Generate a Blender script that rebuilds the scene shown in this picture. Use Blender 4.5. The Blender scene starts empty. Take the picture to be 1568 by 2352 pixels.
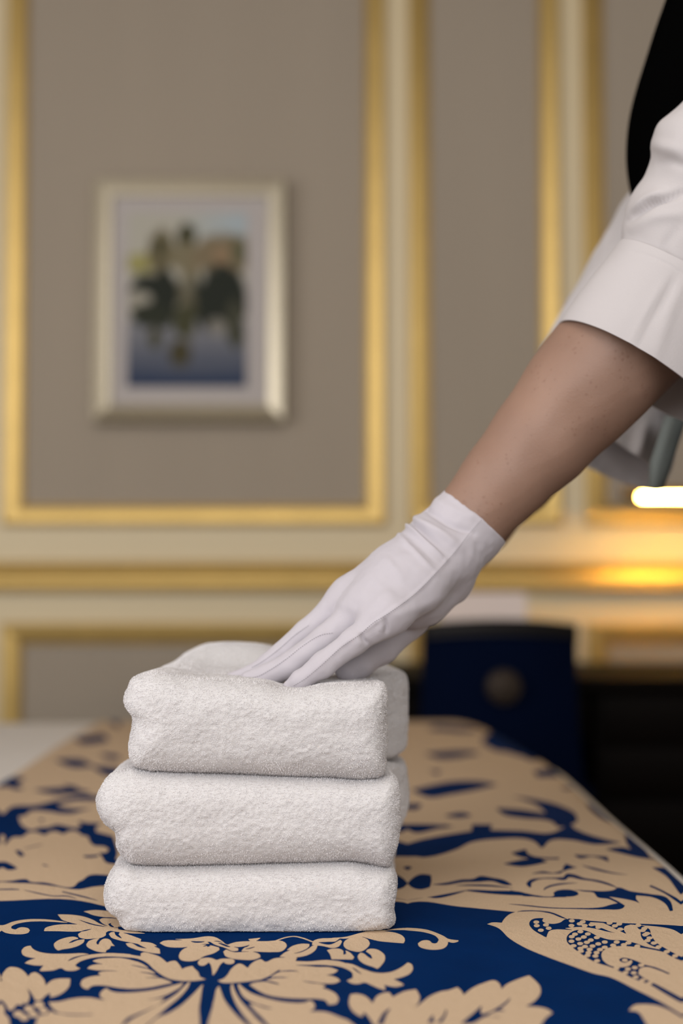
import bpy, math, random
import numpy as np
from mathutils import Vector, noise as mnoise
from mathutils.bvhtree import BVHTree

rng = np.random.default_rng(7)
random.seed(7)
SC = bpy.context.scene
COL = SC.collection

# ------------------------------------------------------------------ camera
PITCH = math.radians(2.5)
FPX = 50.0 / 36.0 * 2352.0
CAM = np.array([0.0, 0.0, 0.965])
FWD = np.array([0.0, math.cos(PITCH), math.sin(PITCH)])
UPV = np.array([0.0, -math.sin(PITCH), math.cos(PITCH)])
RGT = np.array([1.0, 0.0, 0.0])
cam_d = bpy.data.cameras.new('camera')
cam = bpy.data.objects.new('camera', cam_d)
COL.objects.link(cam)
cam.location = CAM
cam.rotation_euler = (math.pi / 2 + PITCH, 0, 0)
cam_d.sensor_fit = 'VERTICAL'
cam_d.sensor_height = 36.0
cam_d.sensor_width = 24.0
cam_d.lens = 50.0
cam_d.clip_start = 0.05
cam_d.dof.use_dof = True
cam_d.dof.focus_distance = 1.205
cam_d.dof.aperture_fstop = 2.2
SC.camera = cam

# ------------------------------------------------------------------ world, lights, exposure
SC.view_settings.view_transform = 'Standard'
SC.view_settings.look = 'None'
SC.view_settings.gamma = 1.0
SC.view_settings.use_curve_mapping = False
SC.view_settings.exposure = 0.0
SC.cycles.max_bounces = 16
SC.cycles.diffuse_bounces = 10
world = bpy.data.worlds.new('world')
SC.world = world
world.use_nodes = True
world.node_tree.nodes['Background'].inputs[0].default_value = (0.75, 0.85, 1.0, 1)
world.node_tree.nodes['Background'].inputs[1].default_value = 1.0


def area_light(name, loc, target, sx, sy, power, color):
    l = bpy.data.lights.new(name, 'AREA')
    l.shape = 'RECTANGLE'
    l.size = sx
    l.size_y = sy
    l.energy = power
    l.color = color
    o = bpy.data.objects.new(name, l)
    COL.objects.link(o)
    o.location = loc
    d = Vector(target) - Vector(loc)
    o.rotation_euler = d.to_track_quat('-Z', 'Y').to_euler()
    return o


# daylight entering through the tall window in the left wall and the one behind the camera
area_light('window_daylight_left', (-2.93, 0.35, 1.65), (0.2, 1.5, 1.0), 1.9, 1.9, 42, (1.0, 0.965, 0.95))
area_light('window_daylight_rear', (-0.2, -1.93, 2.13), (-0.2, 1.5, 2.05), 5.1, 1.68, 96, (1.0, 0.965, 0.95))
area_light('ceiling_fill_light', (-0.1, 0.0, 3.02), (-0.1, 0.0, 0.0), 1.6, 1.6, 25, (1.0, 0.94, 0.87))  # unseen overhead fill, added to brighten towels and bed from above


# ------------------------------------------------------------------ projection helpers
def P(px, py, D):
    """world point seen at photo pixel (px,py) at depth D"""
    return CAM + D * (FWD + (px - 784.0) / FPX * RGT - (py - 1176.0) / FPX * UPV)


def PY(px, py, Y):
    """world point seen at photo pixel on the vertical plane y=Y"""
    d = FWD + (px - 784.0) / FPX * RGT - (py - 1176.0) / FPX * UPV
    return CAM + d * (Y / d[1])


def project(V):
    R = np.asarray(V) - CAM
    D = R @ FWD
    return np.stack([784 + FPX * (R @ RGT) / D, 1176 - FPX * (R @ UPV) / D, D], -1)


# ------------------------------------------------------------------ objects and tags
def link(name, mesh, parent=None):
    o = bpy.data.objects.new(name, mesh)
    COL.objects.link(o)
    if parent is not None:
        o.parent = parent
        if parent.type == 'EMPTY':
            o.matrix_parent_inverse = parent.matrix_basis.inverted()
    return o


def thing(name, label, cat, loc=(0, 0, 0), group=None):
    o = bpy.data.objects.new(name, None)
    COL.objects.link(o)
    o.empty_display_size = 0.05
    o.location = loc
    o['label'] = label
    o['category'] = cat
    if group:
        o['group'] = group
    return o


def tag(o, label, cat, group=None):
    o['label'] = label
    o['category'] = cat
    if group:
        o['group'] = group
    return o


def mesh_from(name, V, F, mat=None, parent=None, smooth=True):
    me = bpy.data.meshes.new(name)
    V = np.asarray(V, dtype=np.float32)
    if isinstance(F, np.ndarray):
        k = F.shape[1]
        me.vertices.add(len(V))
        me.vertices.foreach_set('co', V.ravel())
        me.loops.add(F.size)
        me.loops.foreach_set('vertex_index', F.ravel().astype(np.int32))
        me.polygons.add(len(F))
        me.polygons.foreach_set('loop_start', np.arange(0, F.size, k, dtype=np.int32))
        me.polygons.foreach_set('loop_total', np.full(len(F), k, dtype=np.int32))
        me.update(calc_edges=True)
        me.validate()
    else:
        me.from_pydata([tuple(v) for v in V.tolist()], [], [tuple(f) for f in F])
        me.update()
    if smooth:
        me.polygons.foreach_set('use_smooth', [True] * len(me.polygons))
    if mat:
        me.materials.append(mat)
    return link(name, me, parent)


def grid_faces(nu, nv, cu=False, cv=False):
    """indices for a (nu,nv) vertex grid, optionally closed"""
    iu = np.arange(nu if cu else nu - 1)
    iv = np.arange(nv if cv else nv - 1)
    a, b = np.meshgrid(iu, iv, indexing='ij')
    a2, b2 = (a + 1) % nu, (b + 1) % nv
    return np.stack([a * nv + b, a2 * nv + b, a2 * nv + b2, a * nv + b2], -1).reshape(-1, 4)


def box(name, lo, hi, mat, parent=None, bevel=0.003, seg=2):
    x0, y0, z0 = lo
    x1, y1, z1 = hi
    V = [(x0, y0, z0), (x1, y0, z0), (x1, y1, z0), (x0, y1, z0), (x0, y0, z1), (x1, y0, z1), (x1, y1, z1), (x0, y1, z1)]
    F = [(0, 3, 2, 1), (4, 5, 6, 7), (0, 1, 5, 4), (1, 2, 6, 5), (2, 3, 7, 6), (3, 0, 4, 7)]
    o = mesh_from(name, V, F, mat, parent, smooth=bevel > 0)
    if bevel > 0:
        m = o.modifiers.new('bevel', 'BEVEL')
        m.width = bevel
        m.segments = seg
        m.harden_normals = False
    return o


def lathe(name, prof, center, mat, parent=None, n=32, axis='z'):
    prof = np.array(prof, float)
    th = np.linspace(0, 2 * np.pi, n, endpoint=False)
    V = []
    for t in th:
        c, s = math.cos(t), math.sin(t)
        for r, h in prof:
            if axis == 'z':
                V.append((r * c, r * s, h))
            elif axis == 'y':
                V.append((r * c, h, r * s))
            else:
                V.append((h, r * c, r * s))
    V = np.array(V) + np.array(center)
    return mesh_from(name, V, grid_faces(n, len(prof), cu=True), mat, parent)


def tube_mesh(pts, rad, n=6, cap=True):
    pts = np.asarray(pts, float)
    m = len(pts)
    T = np.gradient(pts, axis=0)
    T /= np.linalg.norm(T, axis=1)[:, None] + 1e-12
    up = np.array([0.0, -1.0, 0.2])
    V = []
    for i in range(m):
        a = np.cross(T[i], up)
        a /= np.linalg.norm(a) + 1e-12
        b = np.cross(T[i], a)
        r = rad[i] if hasattr(rad, '__len__') else rad
        for k in range(n):
            t = 2 * math.pi * k / n
            V.append(pts[i] + r * (math.cos(t) * a + math.sin(t) * b))
    F = [tuple(f) for f in grid_faces(m, n, cv=True).tolist()]
    if cap:
        F.append(tuple(range(n)))
        F.append(tuple(range((m - 1) * n, m * n))[::-1])
    return np.array(V), F


def catmull(pts, sub=8, closed=True, sharp=55):
    pts = np.asarray(pts, float)
    n = len(pts)
    tan = np.zeros_like(pts)
    for i in range(n):
        if not closed and i in (0, n - 1):
            j = 1 if i == 0 else n - 2
            v_ = (pts[j] - pts[i]) * (1 if i == 0 else -1)
            tan[i] = v_ / (np.linalg.norm(v_) + 1e-9)
            continue
        a = pts[i] - pts[i - 1]
        b = pts[(i + 1) % n] - pts[i]
        la, lb = np.linalg.norm(a) + 1e-9, np.linalg.norm(b) + 1e-9
        ang = math.degrees(math.acos(np.clip(a @ b / (la * lb), -1, 1)))
        if ang > sharp:
            tan[i] = 0
        else:
            tan[i] = (a / la + b / lb) * 0.5
    out = []
    for i in range(n if closed else n - 1):
        p0, p1 = pts[i], pts[(i + 1) % n]
        L = np.linalg.norm(p1 - p0)
        m0, m1 = tan[i] * L, tan[(i + 1) % n] * L
        t = np.linspace(0, 1, sub, endpoint=False)[:, None]
        out.append((2 * t**3 - 3 * t**2 + 1) * p0 + (t**3 - 2 * t**2 + t) * m0 + (-2 * t**3 + 3 * t**2) * p1 + (t**3 - t**2) * m1)
    if not closed:
        out.append(pts[-1:])
    return np.concatenate(out)


def resample(pts, n, closed=False):
    pts = np.asarray(pts, float)
    if closed:
        pts = np.vstack([pts, pts[:1]])
    s = np.r_[0, np.cumsum(np.linalg.norm(np.diff(pts, axis=0), axis=1))]
    t = np.linspace(0, s[-1], n + 1)[:-1] if closed else np.linspace(0, s[-1], n)
    return np.stack([np.interp(t, s, pts[:, k]) for k in range(pts.shape[1])], -1)


# ------------------------------------------------------------------ vectorised value noise
_NT = rng.random((64, 64, 64)).astype(np.float32)


def vnoise(Pt):
    Pt = np.asarray(Pt, dtype=np.float64)
    i = np.floor(Pt).astype(int)
    f = Pt - i
    f = f * f * (3 - 2 * f)
    r = 0
    for dx in (0, 1):
        for dy in (0, 1):
            for dz in (0, 1):
                w = (f[..., 0] if dx else 1 - f[..., 0]) * (f[..., 1] if dy else 1 - f[..., 1]) * (f[..., 2] if dz else 1 - f[..., 2])
                r = r + w * _NT[(i[..., 0] + dx) & 63, (i[..., 1] + dy) & 63, (i[..., 2] + dz) & 63]
    return r * 2 - 1


# ------------------------------------------------------------------ signed distance modelling
class Field:
    def __init__(self, lo, hi, h):
        self.lo, self.h = np.array(lo, float), h
        n = np.ceil((np.array(hi) - self.lo) / h).astype(int) + 1
        self.F = np.full(n, 1.0, np.float32)

    def _sub(self, lo, hi):
        a = np.clip(np.floor((lo - self.lo) / self.h).astype(int), 0, np.array(self.F.shape))
        b = np.clip(np.ceil((hi - self.lo) / self.h).astype(int) + 1, 0, np.array(self.F.shape))
        sl = tuple(slice(x, y) for x, y in zip(a, b))
        ax = [(np.arange(x, y) * self.h + l).astype(np.float32) for x, y, l in zip(a, b, self.lo)]
        X, Y, Z = np.meshgrid(*ax, indexing='ij', sparse=True)
        return sl, X, Y, Z

    def merge(self, sl, d, k):
        A = self.F[sl]
        if k <= 0:
            self.F[sl] = np.minimum(A, d)
        else:
            hh = np.maximum(k - np.abs(A - d), 0) / k
            self.F[sl] = np.minimum(A, d) - hh * hh * k * 0.25

    def cone(self, a, b, ra, rb, k=0.006, squash=None):
        """rounded cone between a and b; squash=(dir,factor) flattens it along dir"""
        a, b = np.array(a, float), np.array(b, float)
        m = max(ra, rb) + k + 0.03
        sl, X, Y, Z = self._sub(np.minimum(a, b) - m, np.maximum(a, b) + m)
        ba = b - a
        L2 = ba @ ba + 1e-12
        px, py, pz = X - a[0], Y - a[1], Z - a[2]
        t = np.clip((px * ba[0] + py * ba[1] + pz * ba[2]) / L2, 0, 1)
        qx, qy, qz = px - t * ba[0], py - t * ba[1], pz - t * ba[2]
        if squash is not None:
            d, fct = squash
            d = np.array(d, float) / np.linalg.norm(d)
            c = (qx * d[0] + qy * d[1] + qz * d[2]) * (1 / fct - 1)
            qx, qy, qz = qx + c * d[0], qy + c * d[1], qz + c * d[2]
        r = ra + (rb - ra) * t
        self.merge(sl, (np.sqrt(qx * qx + qy * qy + qz * qz) - r).astype(np.float32), k)

    def ell(self, c, rad, k=0.01):
        c, rad = np.array(c, float), np.array(rad, float)
        m = rad + k + 0.03
        sl, X, Y, Z = self._sub(c - m, c + m)
        q = np.sqrt(((X - c[0]) / rad[0]) ** 2 + ((Y - c[1]) / rad[1]) ** 2 + ((Z - c[2]) / rad[2]) ** 2)
        self.merge(sl, ((q - 1) * rad.min()).astype(np.float32), k)

    def cut(self, p, n):
        """remove everything on the side n of the plane through p"""
        n = np.array(n, float) / np.linalg.norm(n)
        ax = [(np.arange(s) * self.h + l).astype(np.float32) for s, l in zip(self.F.shape, self.lo)]
        X, Y, Z = np.meshgrid(*ax, indexing='ij', sparse=True)
        d = (X - p[0]) * n[0] + (Y - p[1]) * n[1] + (Z - p[2]) * n[2]
        self.F = np.maximum(self.F, d.astype(np.float32))

    def mesh(self):
        F = self.F
        h = self.h
        n = F.shape
        S = F < 0
        acc = np.zeros(tuple(x - 1 for x in n) + (3,), np.float32)
        cnt = np.zeros(tuple(x - 1 for x in n), np.uint8)
        edges = []
        for ax in range(3):
            s0 = [slice(None)] * 3
            s1 = [slice(None)] * 3
            s0[ax] = slice(0, -1)
            s1[ax] = slice(1, None)
            cr = S[tuple(s0)] != S[tuple(s1)]
            idx = np.argwhere(cr)
            f0 = F[tuple(s0)][cr]
            f1 = F[tuple(s1)][cr]
            t = f0 / (f0 - f1)
            p = idx.astype(np.float32)
            p[:, ax] += t
            o = [a for a in range(3) if a != ax]
            ok = np.ones(len(idx), bool)
            for a in o:
                ok &= (idx[:, a] > 0) & (idx[:, a] < n[a] - 1)
            cells = []
            for da, db in ((0, 0), (1, 0), (1, 1), (0, 1)):
                c = idx.copy()
                c[:, o[0]] -= da
                c[:, o[1]] -= db
                cells.append(c)
                m = np.all(c >= 0, 1) & np.all(c < np.array(cnt.shape), 1)
                np.add.at(acc, tuple(c[m].T), p[m])
                np.add.at(cnt, tuple(c[m].T), 1)
            edges.append((ax, [c[ok] for c in cells], (f0 < 0)[ok]))
        used = cnt > 0
        vid = np.full(cnt.shape, -1, np.int64)
        vid[used] = np.arange(used.sum())
        V = acc[used] / cnt[used][:, None] * h + self.lo
        Q = []
        for ax, cells, ins in edges:
            q = np.stack([vid[tuple(c.T)] for c in cells], 1)
            fl = ins if ax != 1 else ~ins
            q[fl] = q[fl][:, ::-1]
            Q.append(q)
        Q = np.concatenate(Q)
        Q = Q[:, ::-1]
        return V, Q


def smooth_verts(V, F, it=3, lam=0.5):
    V = V.copy()
    E = np.concatenate([F[:, [0, 1]], F[:, [1, 2]], F[:, [2, 3]], F[:, [3, 0]]])
    for k in range(it):
        S = np.zeros_like(V)
        C = np.zeros(len(V))
        for a, b in ((0, 1), (1, 0)):
            for c in range(3):
                S[:, c] += np.bincount(E[:, a], V[E[:, b], c], len(V))
            C += np.bincount(E[:, a], minlength=len(V))
        C[C == 0] = 1
        w = lam if k % 2 == 0 else -lam * 0.95
        V += w * (S / C[:, None] - V)
    return V


def normals(V, F):
    n = np.cross(V[F[:, 2]] - V[F[:, 0]], V[F[:, 3]] - V[F[:, 1]])
    N = np.zeros_like(V)
    for k in range(4):
        for c in range(3):
            N[:, c] += np.bincount(F[:, k], n[:, c], len(V))
    return N / (np.linalg.norm(N, axis=1)[:, None] + 1e-12)


def seg_dist(Q, poly):
    """px distance and running fraction of points Q to a polyline"""
    poly = np.asarray(poly, float)
    best = np.full(len(Q), 1e9)
    frac = np.zeros(len(Q))
    n = len(poly) - 1
    for i in range(n):
        a, b = poly[i], poly[i + 1]
        ba = b - a
        t = np.clip(((Q - a) @ ba) / (ba @ ba), 0, 1)
        d = np.linalg.norm(Q - a - t[:, None] * ba, axis=1)
        m = d < best
        best[m] = d[m]
        frac[m] = (i + t[m]) / n
    return best, frac


def crease(V, N, poly, amp, w, taper=True, front=True):
    pr = project(V)
    d, fr = seg_dist(pr[:, :2], catmull(poly, 6, closed=False))
    a = amp * np.exp(-(d / w) ** 2)
    if taper:
        a = a * np.sin(np.pi * np.clip(fr, 0.02, 0.98)) ** 0.5
    if front:
        a = a * (((V - CAM) * N).sum(1) < 0.0)
    return V + N * a[:, None]


# ------------------------------------------------------------------ materials
def nt_new(name):
    m = bpy.data.materials.new(name)
    m.use_nodes = True
    nt = m.node_tree
    return m, nt, nt.nodes['Principled BSDF'], nt.nodes, nt.links


def srgb(r, g, b):
    f = lambda c: ((c / 255 + 0.055) / 1.055) ** 2.4 if c > 10 else c / 255 / 12.92
    return (f(r), f(g), f(b), 1)


def simple_mat(name, col, rough=0.6, metal=0.0, bump=0.0, bscale=200.0, var=0.06, nscale=8.0, sheen=0.0, stretch=None, spec=0.5, bdist=0.001):
    m, nt, b, N, L = nt_new(name)
    tc = N.new('ShaderNodeTexCoord')
    mp = N.new('ShaderNodeMapping')
    L.new(tc.outputs['Object'], mp.inputs[0])
    if stretch:
        mp.inputs['Scale'].default_value = stretch
    n1 = N.new('ShaderNodeTexNoise')
    n1.inputs['Scale'].default_value = nscale
    n1.inputs['Detail'].default_value = 4
    L.new(mp.outputs[0], n1.inputs['Vector'])
    mix = N.new('ShaderNodeMix')
    mix.data_type = 'RGBA'
    c = np.array(col[:3])
    mix.inputs[6].default_value = (*np.clip(c * (1 - var), 0, 1), 1)
    mix.inputs[7].default_value = (*np.clip(c * (1 + var), 0, 1), 1)
    L.new(n1.outputs['Fac'], mix.inputs[0])
    L.new(mix.outputs[2], b.inputs['Base Color'])
    b.inputs['Roughness'].default_value = rough
    b.inputs['Metallic'].default_value = metal
    b.inputs['Specular IOR Level'].default_value = spec
    if sheen:
        b.inputs['Sheen Weight'].default_value = sheen
        b.inputs['Sheen Roughness'].default_value = 0.4
    if bump:
        n2 = N.new('ShaderNodeTexNoise')
        n2.inputs['Scale'].default_value = bscale
        n2.inputs['Detail'].default_value = 3
        L.new(mp.outputs[0], n2.inputs['Vector'])
        bp = N.new('ShaderNodeBump')
        bp.inputs['Strength'].default_value = bump
        bp.inputs['Distance'].default_value = bdist
        L.new(n2.outputs['Fac'], bp.inputs['Height'])
        L.new(bp.outputs[0], b.inputs['Normal'])
    return m


def pile_mat():
    m = bpy.data.materials.new('white_terry_pile')
    m.use_nodes = True
    nt = m.node_tree
    nt.nodes.clear()
    out = nt.nodes.new('ShaderNodeOutputMaterial')
    mix = nt.nodes.new('ShaderNodeMixShader')
    d = nt.nodes.new('ShaderNodeBsdfDiffuse')
    t = nt.nodes.new('ShaderNodeBsdfTranslucent')
    for q in (d, t):
        q.inputs['Color'].default_value = (0.80, 0.78, 0.785, 1)
    mix.inputs[0].default_value = 0.25
    nt.links.new(d.outputs[0], mix.inputs[1])
    nt.links.new(t.outputs[0], mix.inputs[2])
    nt.links.new(mix.outputs[0], out.inputs[0])
    return m


M = {}
M['cream'] = simple_mat('cream_paint', (0.68, 0.565, 0.355), 0.45, var=0.03, nscale=3)
M['gold'] = simple_mat('gold_leaf', (0.53, 0.365, 0.125), 0.40, metal=0.80, var=0.10, nscale=12, bump=0.2, bscale=60)
M['panel'] = simple_mat('grey_wall_fabric', (0.355, 0.298, 0.232), 0.9, var=0.05, nscale=6, bump=0.4, bscale=500, stretch=(1, 1, 0.15), sheen=0.2)
M['plaster'] = simple_mat('plaster', (0.55, 0.5, 0.42), 0.9, var=0.03)
M['ceiling_paint'] = simple_mat('ceiling_paint', (0.42, 0.37, 0.30), 0.9, var=0.03)
M['carpet'] = simple_mat('dark_carpet', (0.018, 0.012, 0.009), 0.95, var=0.3, bump=0.5, bscale=300)
M['terry'] = simple_mat('white_terry', (0.62, 0.603, 0.606), 0.95, var=0.015, nscale=30, bump=0.6, bscale=1800, sheen=0.15, spec=0.1, stretch=(1.0, 1.0, 0.7))
M['terry_pile'] = pile_mat()
M['glove'] = simple_mat('white_cotton_jersey', (0.47, 0.44, 0.475), 0.85, var=0.015, nscale=25, bump=0.25, bscale=1500, sheen=0.15, spec=0.2, bdist=0.0004)
M['thread'] = simple_mat('grey_white_thread', (0.33, 0.31, 0.33), 0.8)
M['shirt'] = simple_mat('white_shirt_cotton', (0.46, 0.43, 0.43), 0.85, var=0.02, nscale=15, bump=0.35, bscale=700, spec=0.2, bdist=0.0005)
M['strip_cloth'] = simple_mat('grey_green_cloth', (0.16, 0.18, 0.17), 0.85, var=0.15, nscale=30)
M['vest'] = simple_mat('black_wool', (0.0012, 0.0012, 0.0012), 0.95, var=0.2, bump=0.3, bscale=400, spec=0.0)
M['trousers'] = simple_mat('black_trousers', (0.006, 0.006, 0.007), 0.9)
M['hair'] = simple_mat('brown_hair', (0.05, 0.03, 0.02), 0.5, bump=0.5, bscale=120, stretch=(1, 1, 0.1))
M['shoe'] = simple_mat('black_leather', (0.01, 0.01, 0.01), 0.3)
M['linen'] = simple_mat('white_bed_linen', (0.66, 0.62, 0.58), 0.8, var=0.02, nscale=4, bump=0.3, bscale=25, bdist=0.004)
M['velvet'] = simple_mat('navy_velvet', (0.0001, 0.0028, 0.015), 0.8, var=0.15, sheen=0.0, spec=0.05)
M['rail'] = simple_mat('black_leather_band', (0.004, 0.003, 0.003), 0.5, spec=0.25)
M['wood'] = simple_mat('espresso_wood', (0.0025, 0.0014, 0.0008), 0.55, var=0.35, nscale=6, stretch=(0.3, 4, 4), spec=0.05)
M['bronze'] = simple_mat('antique_bronze', (0.032, 0.021, 0.013), 0.55, metal=0.5, var=0.3, nscale=40)
M['brass'] = simple_mat('polished_brass', (0.7, 0.45, 0.15), 0.28, metal=1.0)
M['champagne'] = simple_mat('champagne_metal', (0.47, 0.415, 0.31), 0.36, metal=0.92, var=0.05, nscale=5)
M['mat_board'] = simple_mat('off_white_mat_board', (0.46, 0.42, 0.40), 0.9, var=0.02)
M['paper'] = simple_mat('pale_pink_paper', (0.74, 0.62, 0.56), 0.7, var=0.03)
M['dark_fabric'] = simple_mat('bed_base_fabric', (0.01, 0.009, 0.009), 0.9)


def emission(name, col, strength):
    m, nt, b, N, L = nt_new(name)
    b.inputs['Base Color'].default_value = (0.9, 0.8, 0.6, 1)
    b.inputs['Emission Color'].default_value = (*col, 1)
    b.inputs['Emission Strength'].default_value = strength
    return m


M['tube'] = emission('warm_lamp_tube', (1.0, 0.56, 0.11), 130.0)


def skin_mat():
    m, nt, b, N, L = nt_new('freckled_skin')
    tc = N.new('ShaderNodeTexCoord')
    n1 = N.new('ShaderNodeTexNoise')
    n1.inputs['Scale'].default_value = 14
    n1.inputs['Detail'].default_value = 5
    L.new(tc.outputs['Object'], n1.inputs['Vector'])
    r1 = N.new('ShaderNodeValToRGB')
    r1.color_ramp.elements[0].position = 0.3
    r1.color_ramp.elements[1].position = 0.72
    r1.color_ramp.elements[0].color = (0.235, 0.138, 0.098, 1)
    r1.color_ramp.elements[1].color = (0.285, 0.17, 0.12, 1)
    L.new(n1.outputs['Fac'], r1.inputs[0])
    vo = N.new('ShaderNodeTexVoronoi')
    vo.inputs['Scale'].default_value = 190
    vo.inputs['Randomness'].default_value = 1.0
    L.new(tc.outputs['Object'], vo.inputs['Vector'])
    n3 = N.new('ShaderNodeTexNoise')
    n3.inputs['Scale'].default_value = 35
    L.new(tc.outputs['Object'], n3.inputs['Vector'])
    rr = N.new('ShaderNodeMapRange')
    rr.inputs[1].default_value = 0.44
    rr.inputs[2].default_value = 0.62
    rr.inputs[3].default_value = 0.0
    rr.inputs[4].default_value = 0.30
    L.new(n3.outputs['Fac'], rr.inputs[0])
    sub = N.new('ShaderNodeMath')
    sub.operation = 'SUBTRACT'
    L.new(rr.outputs[0], sub.inputs[0])
    L.new(vo.outputs['Distance'], sub.inputs[1])
    mr = N.new('ShaderNodeMapRange')
    mr.inputs[1].default_value = -0.10
    mr.inputs[2].default_value = 0.16
    mr.inputs[3].default_value = 0.0
    mr.inputs[4].default_value = 0.40
    L.new(sub.outputs[0], mr.inputs[0])
    mix = N.new('ShaderNodeMix')
    mix.data_type = 'RGBA'
    mix.inputs[7].default_value = (0.17, 0.08, 0.05, 1)
    L.new(mr.outputs[0], mix.inputs[0])
    L.new(r1.outputs[0], mix.inputs[6])
    L.new(mix.outputs[2], b.inputs['Base Color'])
    b.inputs['Roughness'].default_value = 0.55
    b.inputs['Subsurface Weight'].default_value = 0.12
    b.inputs['Subsurface Radius'].default_value = (0.008, 0.003, 0.0015)
    b.inputs['Subsurface Scale'].default_value = 1.0
    n2 = N.new('ShaderNodeTexNoise')
    n2.inputs['Scale'].default_value = 500
    L.new(tc.outputs['Object'], n2.inputs['Vector'])
    bp = N.new('ShaderNodeBump')
    bp.inputs['Strength'].default_value = 0.35
    bp.inputs['Distance'].default_value = 0.0006
    L.new(n2.outputs['Fac'], bp.inputs['Height'])
    L.new(bp.outputs[0], b.inputs['Normal'])
    return m


M['skin'] = skin_mat()

# ------------------------------------------------------------------ room shell
YW = 4.0
XL, XR, YB, ZC = -3.0, 2.6, -2.0, 3.1


def struct(o):
    o['kind'] = 'structure'
    return o


struct(box('floor', (XL, YB, -0.1), (XR, YW + 0.1, 0.0), M['carpet'], bevel=0))
struct(box('ceiling', (XL, YB, ZC), (XR, YW + 0.1, ZC + 0.1), M['ceiling_paint'], bevel=0))
wall_back = struct(box('wall_back', (XL, YW, 0), (XR, YW + 0.1, ZC), M['cream'], bevel=0))
struct(box('wall_right', (XR, YB, 0), (XR + 0.1, YW + 0.1, ZC), M['plaster'], bevel=0))


def wall_with_hole(name, axis, pos, a0, a1, h0, h1, z0, z1):
    """wall in the plane axis=pos with a window opening a:[h0,h1], z:[z0,z1]"""
    V = []
    F = []
    for d in (0, -0.1):
        for (a, z) in ((a0, 0), (a1, 0), (a1, ZC), (a0, ZC), (h0, z0), (h1, z0), (h1, z1), (h0, z1)):
            V.append((pos + d, a, z) if axis == 'x' else (a, pos + d, z))
    q = [(0, 1, 5, 4), (1, 2, 6, 5), (2, 3, 7, 6), (3, 0, 4, 7)]
    F += q + [tuple(8 + i for i in f[::-1]) for f in q]
    F += [(4, 5, 13, 12), (5, 6, 14, 13), (6, 7, 15, 14), (7, 4, 12, 15)]
    return struct(mesh_from(name, V, F, M['plaster'], smooth=False))


wall_with_hole('wall_left', 'x', XL, YB, YW, -0.65, 1.35, 0.65, 2.65)
wall_with_hole('wall_rear', 'y', YB, XL, XR, -2.75, 2.35, 1.29, 2.97)


def sweep_rect(name, x0, x1, z0, z1, prof, mat, parent, y):
    """mitred moulding frame on the back wall; prof = (inset, projection)"""
    objs = []
    corners = [((x0, z0), (1, 1)), ((x1, z0), (-1, 1)), ((x1, z1), (-1, -1)), ((x0, z1), (1, -1))]
    for i in range(4):
        (ca, sa), (cb, sb) = corners[i], corners[(i + 1) % 4]
        V = []
        for (c, s) in ((ca, sa), (cb, sb)):
            for (u, d) in prof:
                V.append((c[0] + s[0] * u, y - d, c[1] + s[1] * u))
        objs.append(mesh_from(name, V, grid_faces(2, len(prof)), mat, parent))
    return objs


def wx(px, py=1300):
    return PY(px, py, YW)[0]


def wz(py):
    return PY(784, py, YW)[2]


prof = [(0, 0), (0, 0.012)]
prof += [(0.002, 0.018), (0.006, 0.0215), (0.011, 0.0215), (0.0145, 0.0195), (0.016, 0.0195), (0.030, 0.0172), (0.044, 0.0147), (0.046, 0.0140), (0.048, 0.0125), (0.0505, 0.0115)]
for k in range(7):
    t = k / 6 * math.pi
    prof.append((0.0545 - 0.004 * math.cos(t), 0.009 + 0.005 * math.sin(t)))
prof += [(0.060, 0.0)]
z_low_top, z_low_bot = wz(1431), 0.16
z_up_bot, z_up_top = wz(1207), 2.88
cols = []
A0, A1 = wx(6), wx(886)
B0, B1 = wx(940), wx(1291)
gap = B0 - A1
wA, wB = A1 - A0, B1 - B0
cols = [(A0, A1), (B0, B1), (B1 + gap, B1 + gap + wA), (A0 - gap - wB, A0 - gap), (A0 - 2 * gap - wB - wA, A0 - 2 * gap - wB)]
for (x0, x1) in cols:
    x0c, x1c = max(x0, XL + 0.02), min(x1, XR - 0.02)
    if x1c - x0c < 0.2:
        continue
    for (z0, z1) in ((z_low_bot, z_low_top), (z_up_bot, z_up_top)):
        q = mesh_from('fabric_panel', [(x0c + 0.045, YW - 0.002, z0 + 0.045), (x1c - 0.045, YW - 0.002, z0 + 0.045), (x1c - 0.045, YW - 0.002, z1 - 0.045), (x0c + 0.045, YW - 0.002, z1 - 0.045)], [(0, 1, 2, 3)], M['panel'], wall_back, smooth=False)
        sweep_rect('moulding', x0c, x1c, z0, z1, prof, M['gold'], wall_back, YW)
# chair rail, several beads
zr0, zr1 = wz(1357), wz(1290)
hr = zr1 - zr0
rp = [(0, 0), (0, 0.028), (0.01, 0.033), (0.05, 0.037), (0.10, 0.038), (0.15, 0.037), (0.19, 0.033), (0.20, 0.030), (0.215, 0.0315),
      (0.23, 0.0325), (0.42, 0.0265), (0.62, 0.0200), (0.72, 0.0165), (0.73, 0.0150), (0.75, 0.0180), (0.79, 0.0215), (0.85, 0.0235), (0.92, 0.0225), (0.98, 0.0180), (1.0, 0.014), (1.0, 0.0)]
V = []
for x in (XL, XR):
    for (u, d) in rp:
        V.append((x, YW - d, zr0 + u * hr))
rail = struct(mesh_from('trim_1', V, grid_faces(2, len(rp))[:, ::-1].copy(), M['gold']))
struct(box('baseboard_back', (XL, YW - 0.018, 0), (XR, YW, 0.11), M['cream']))

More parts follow.
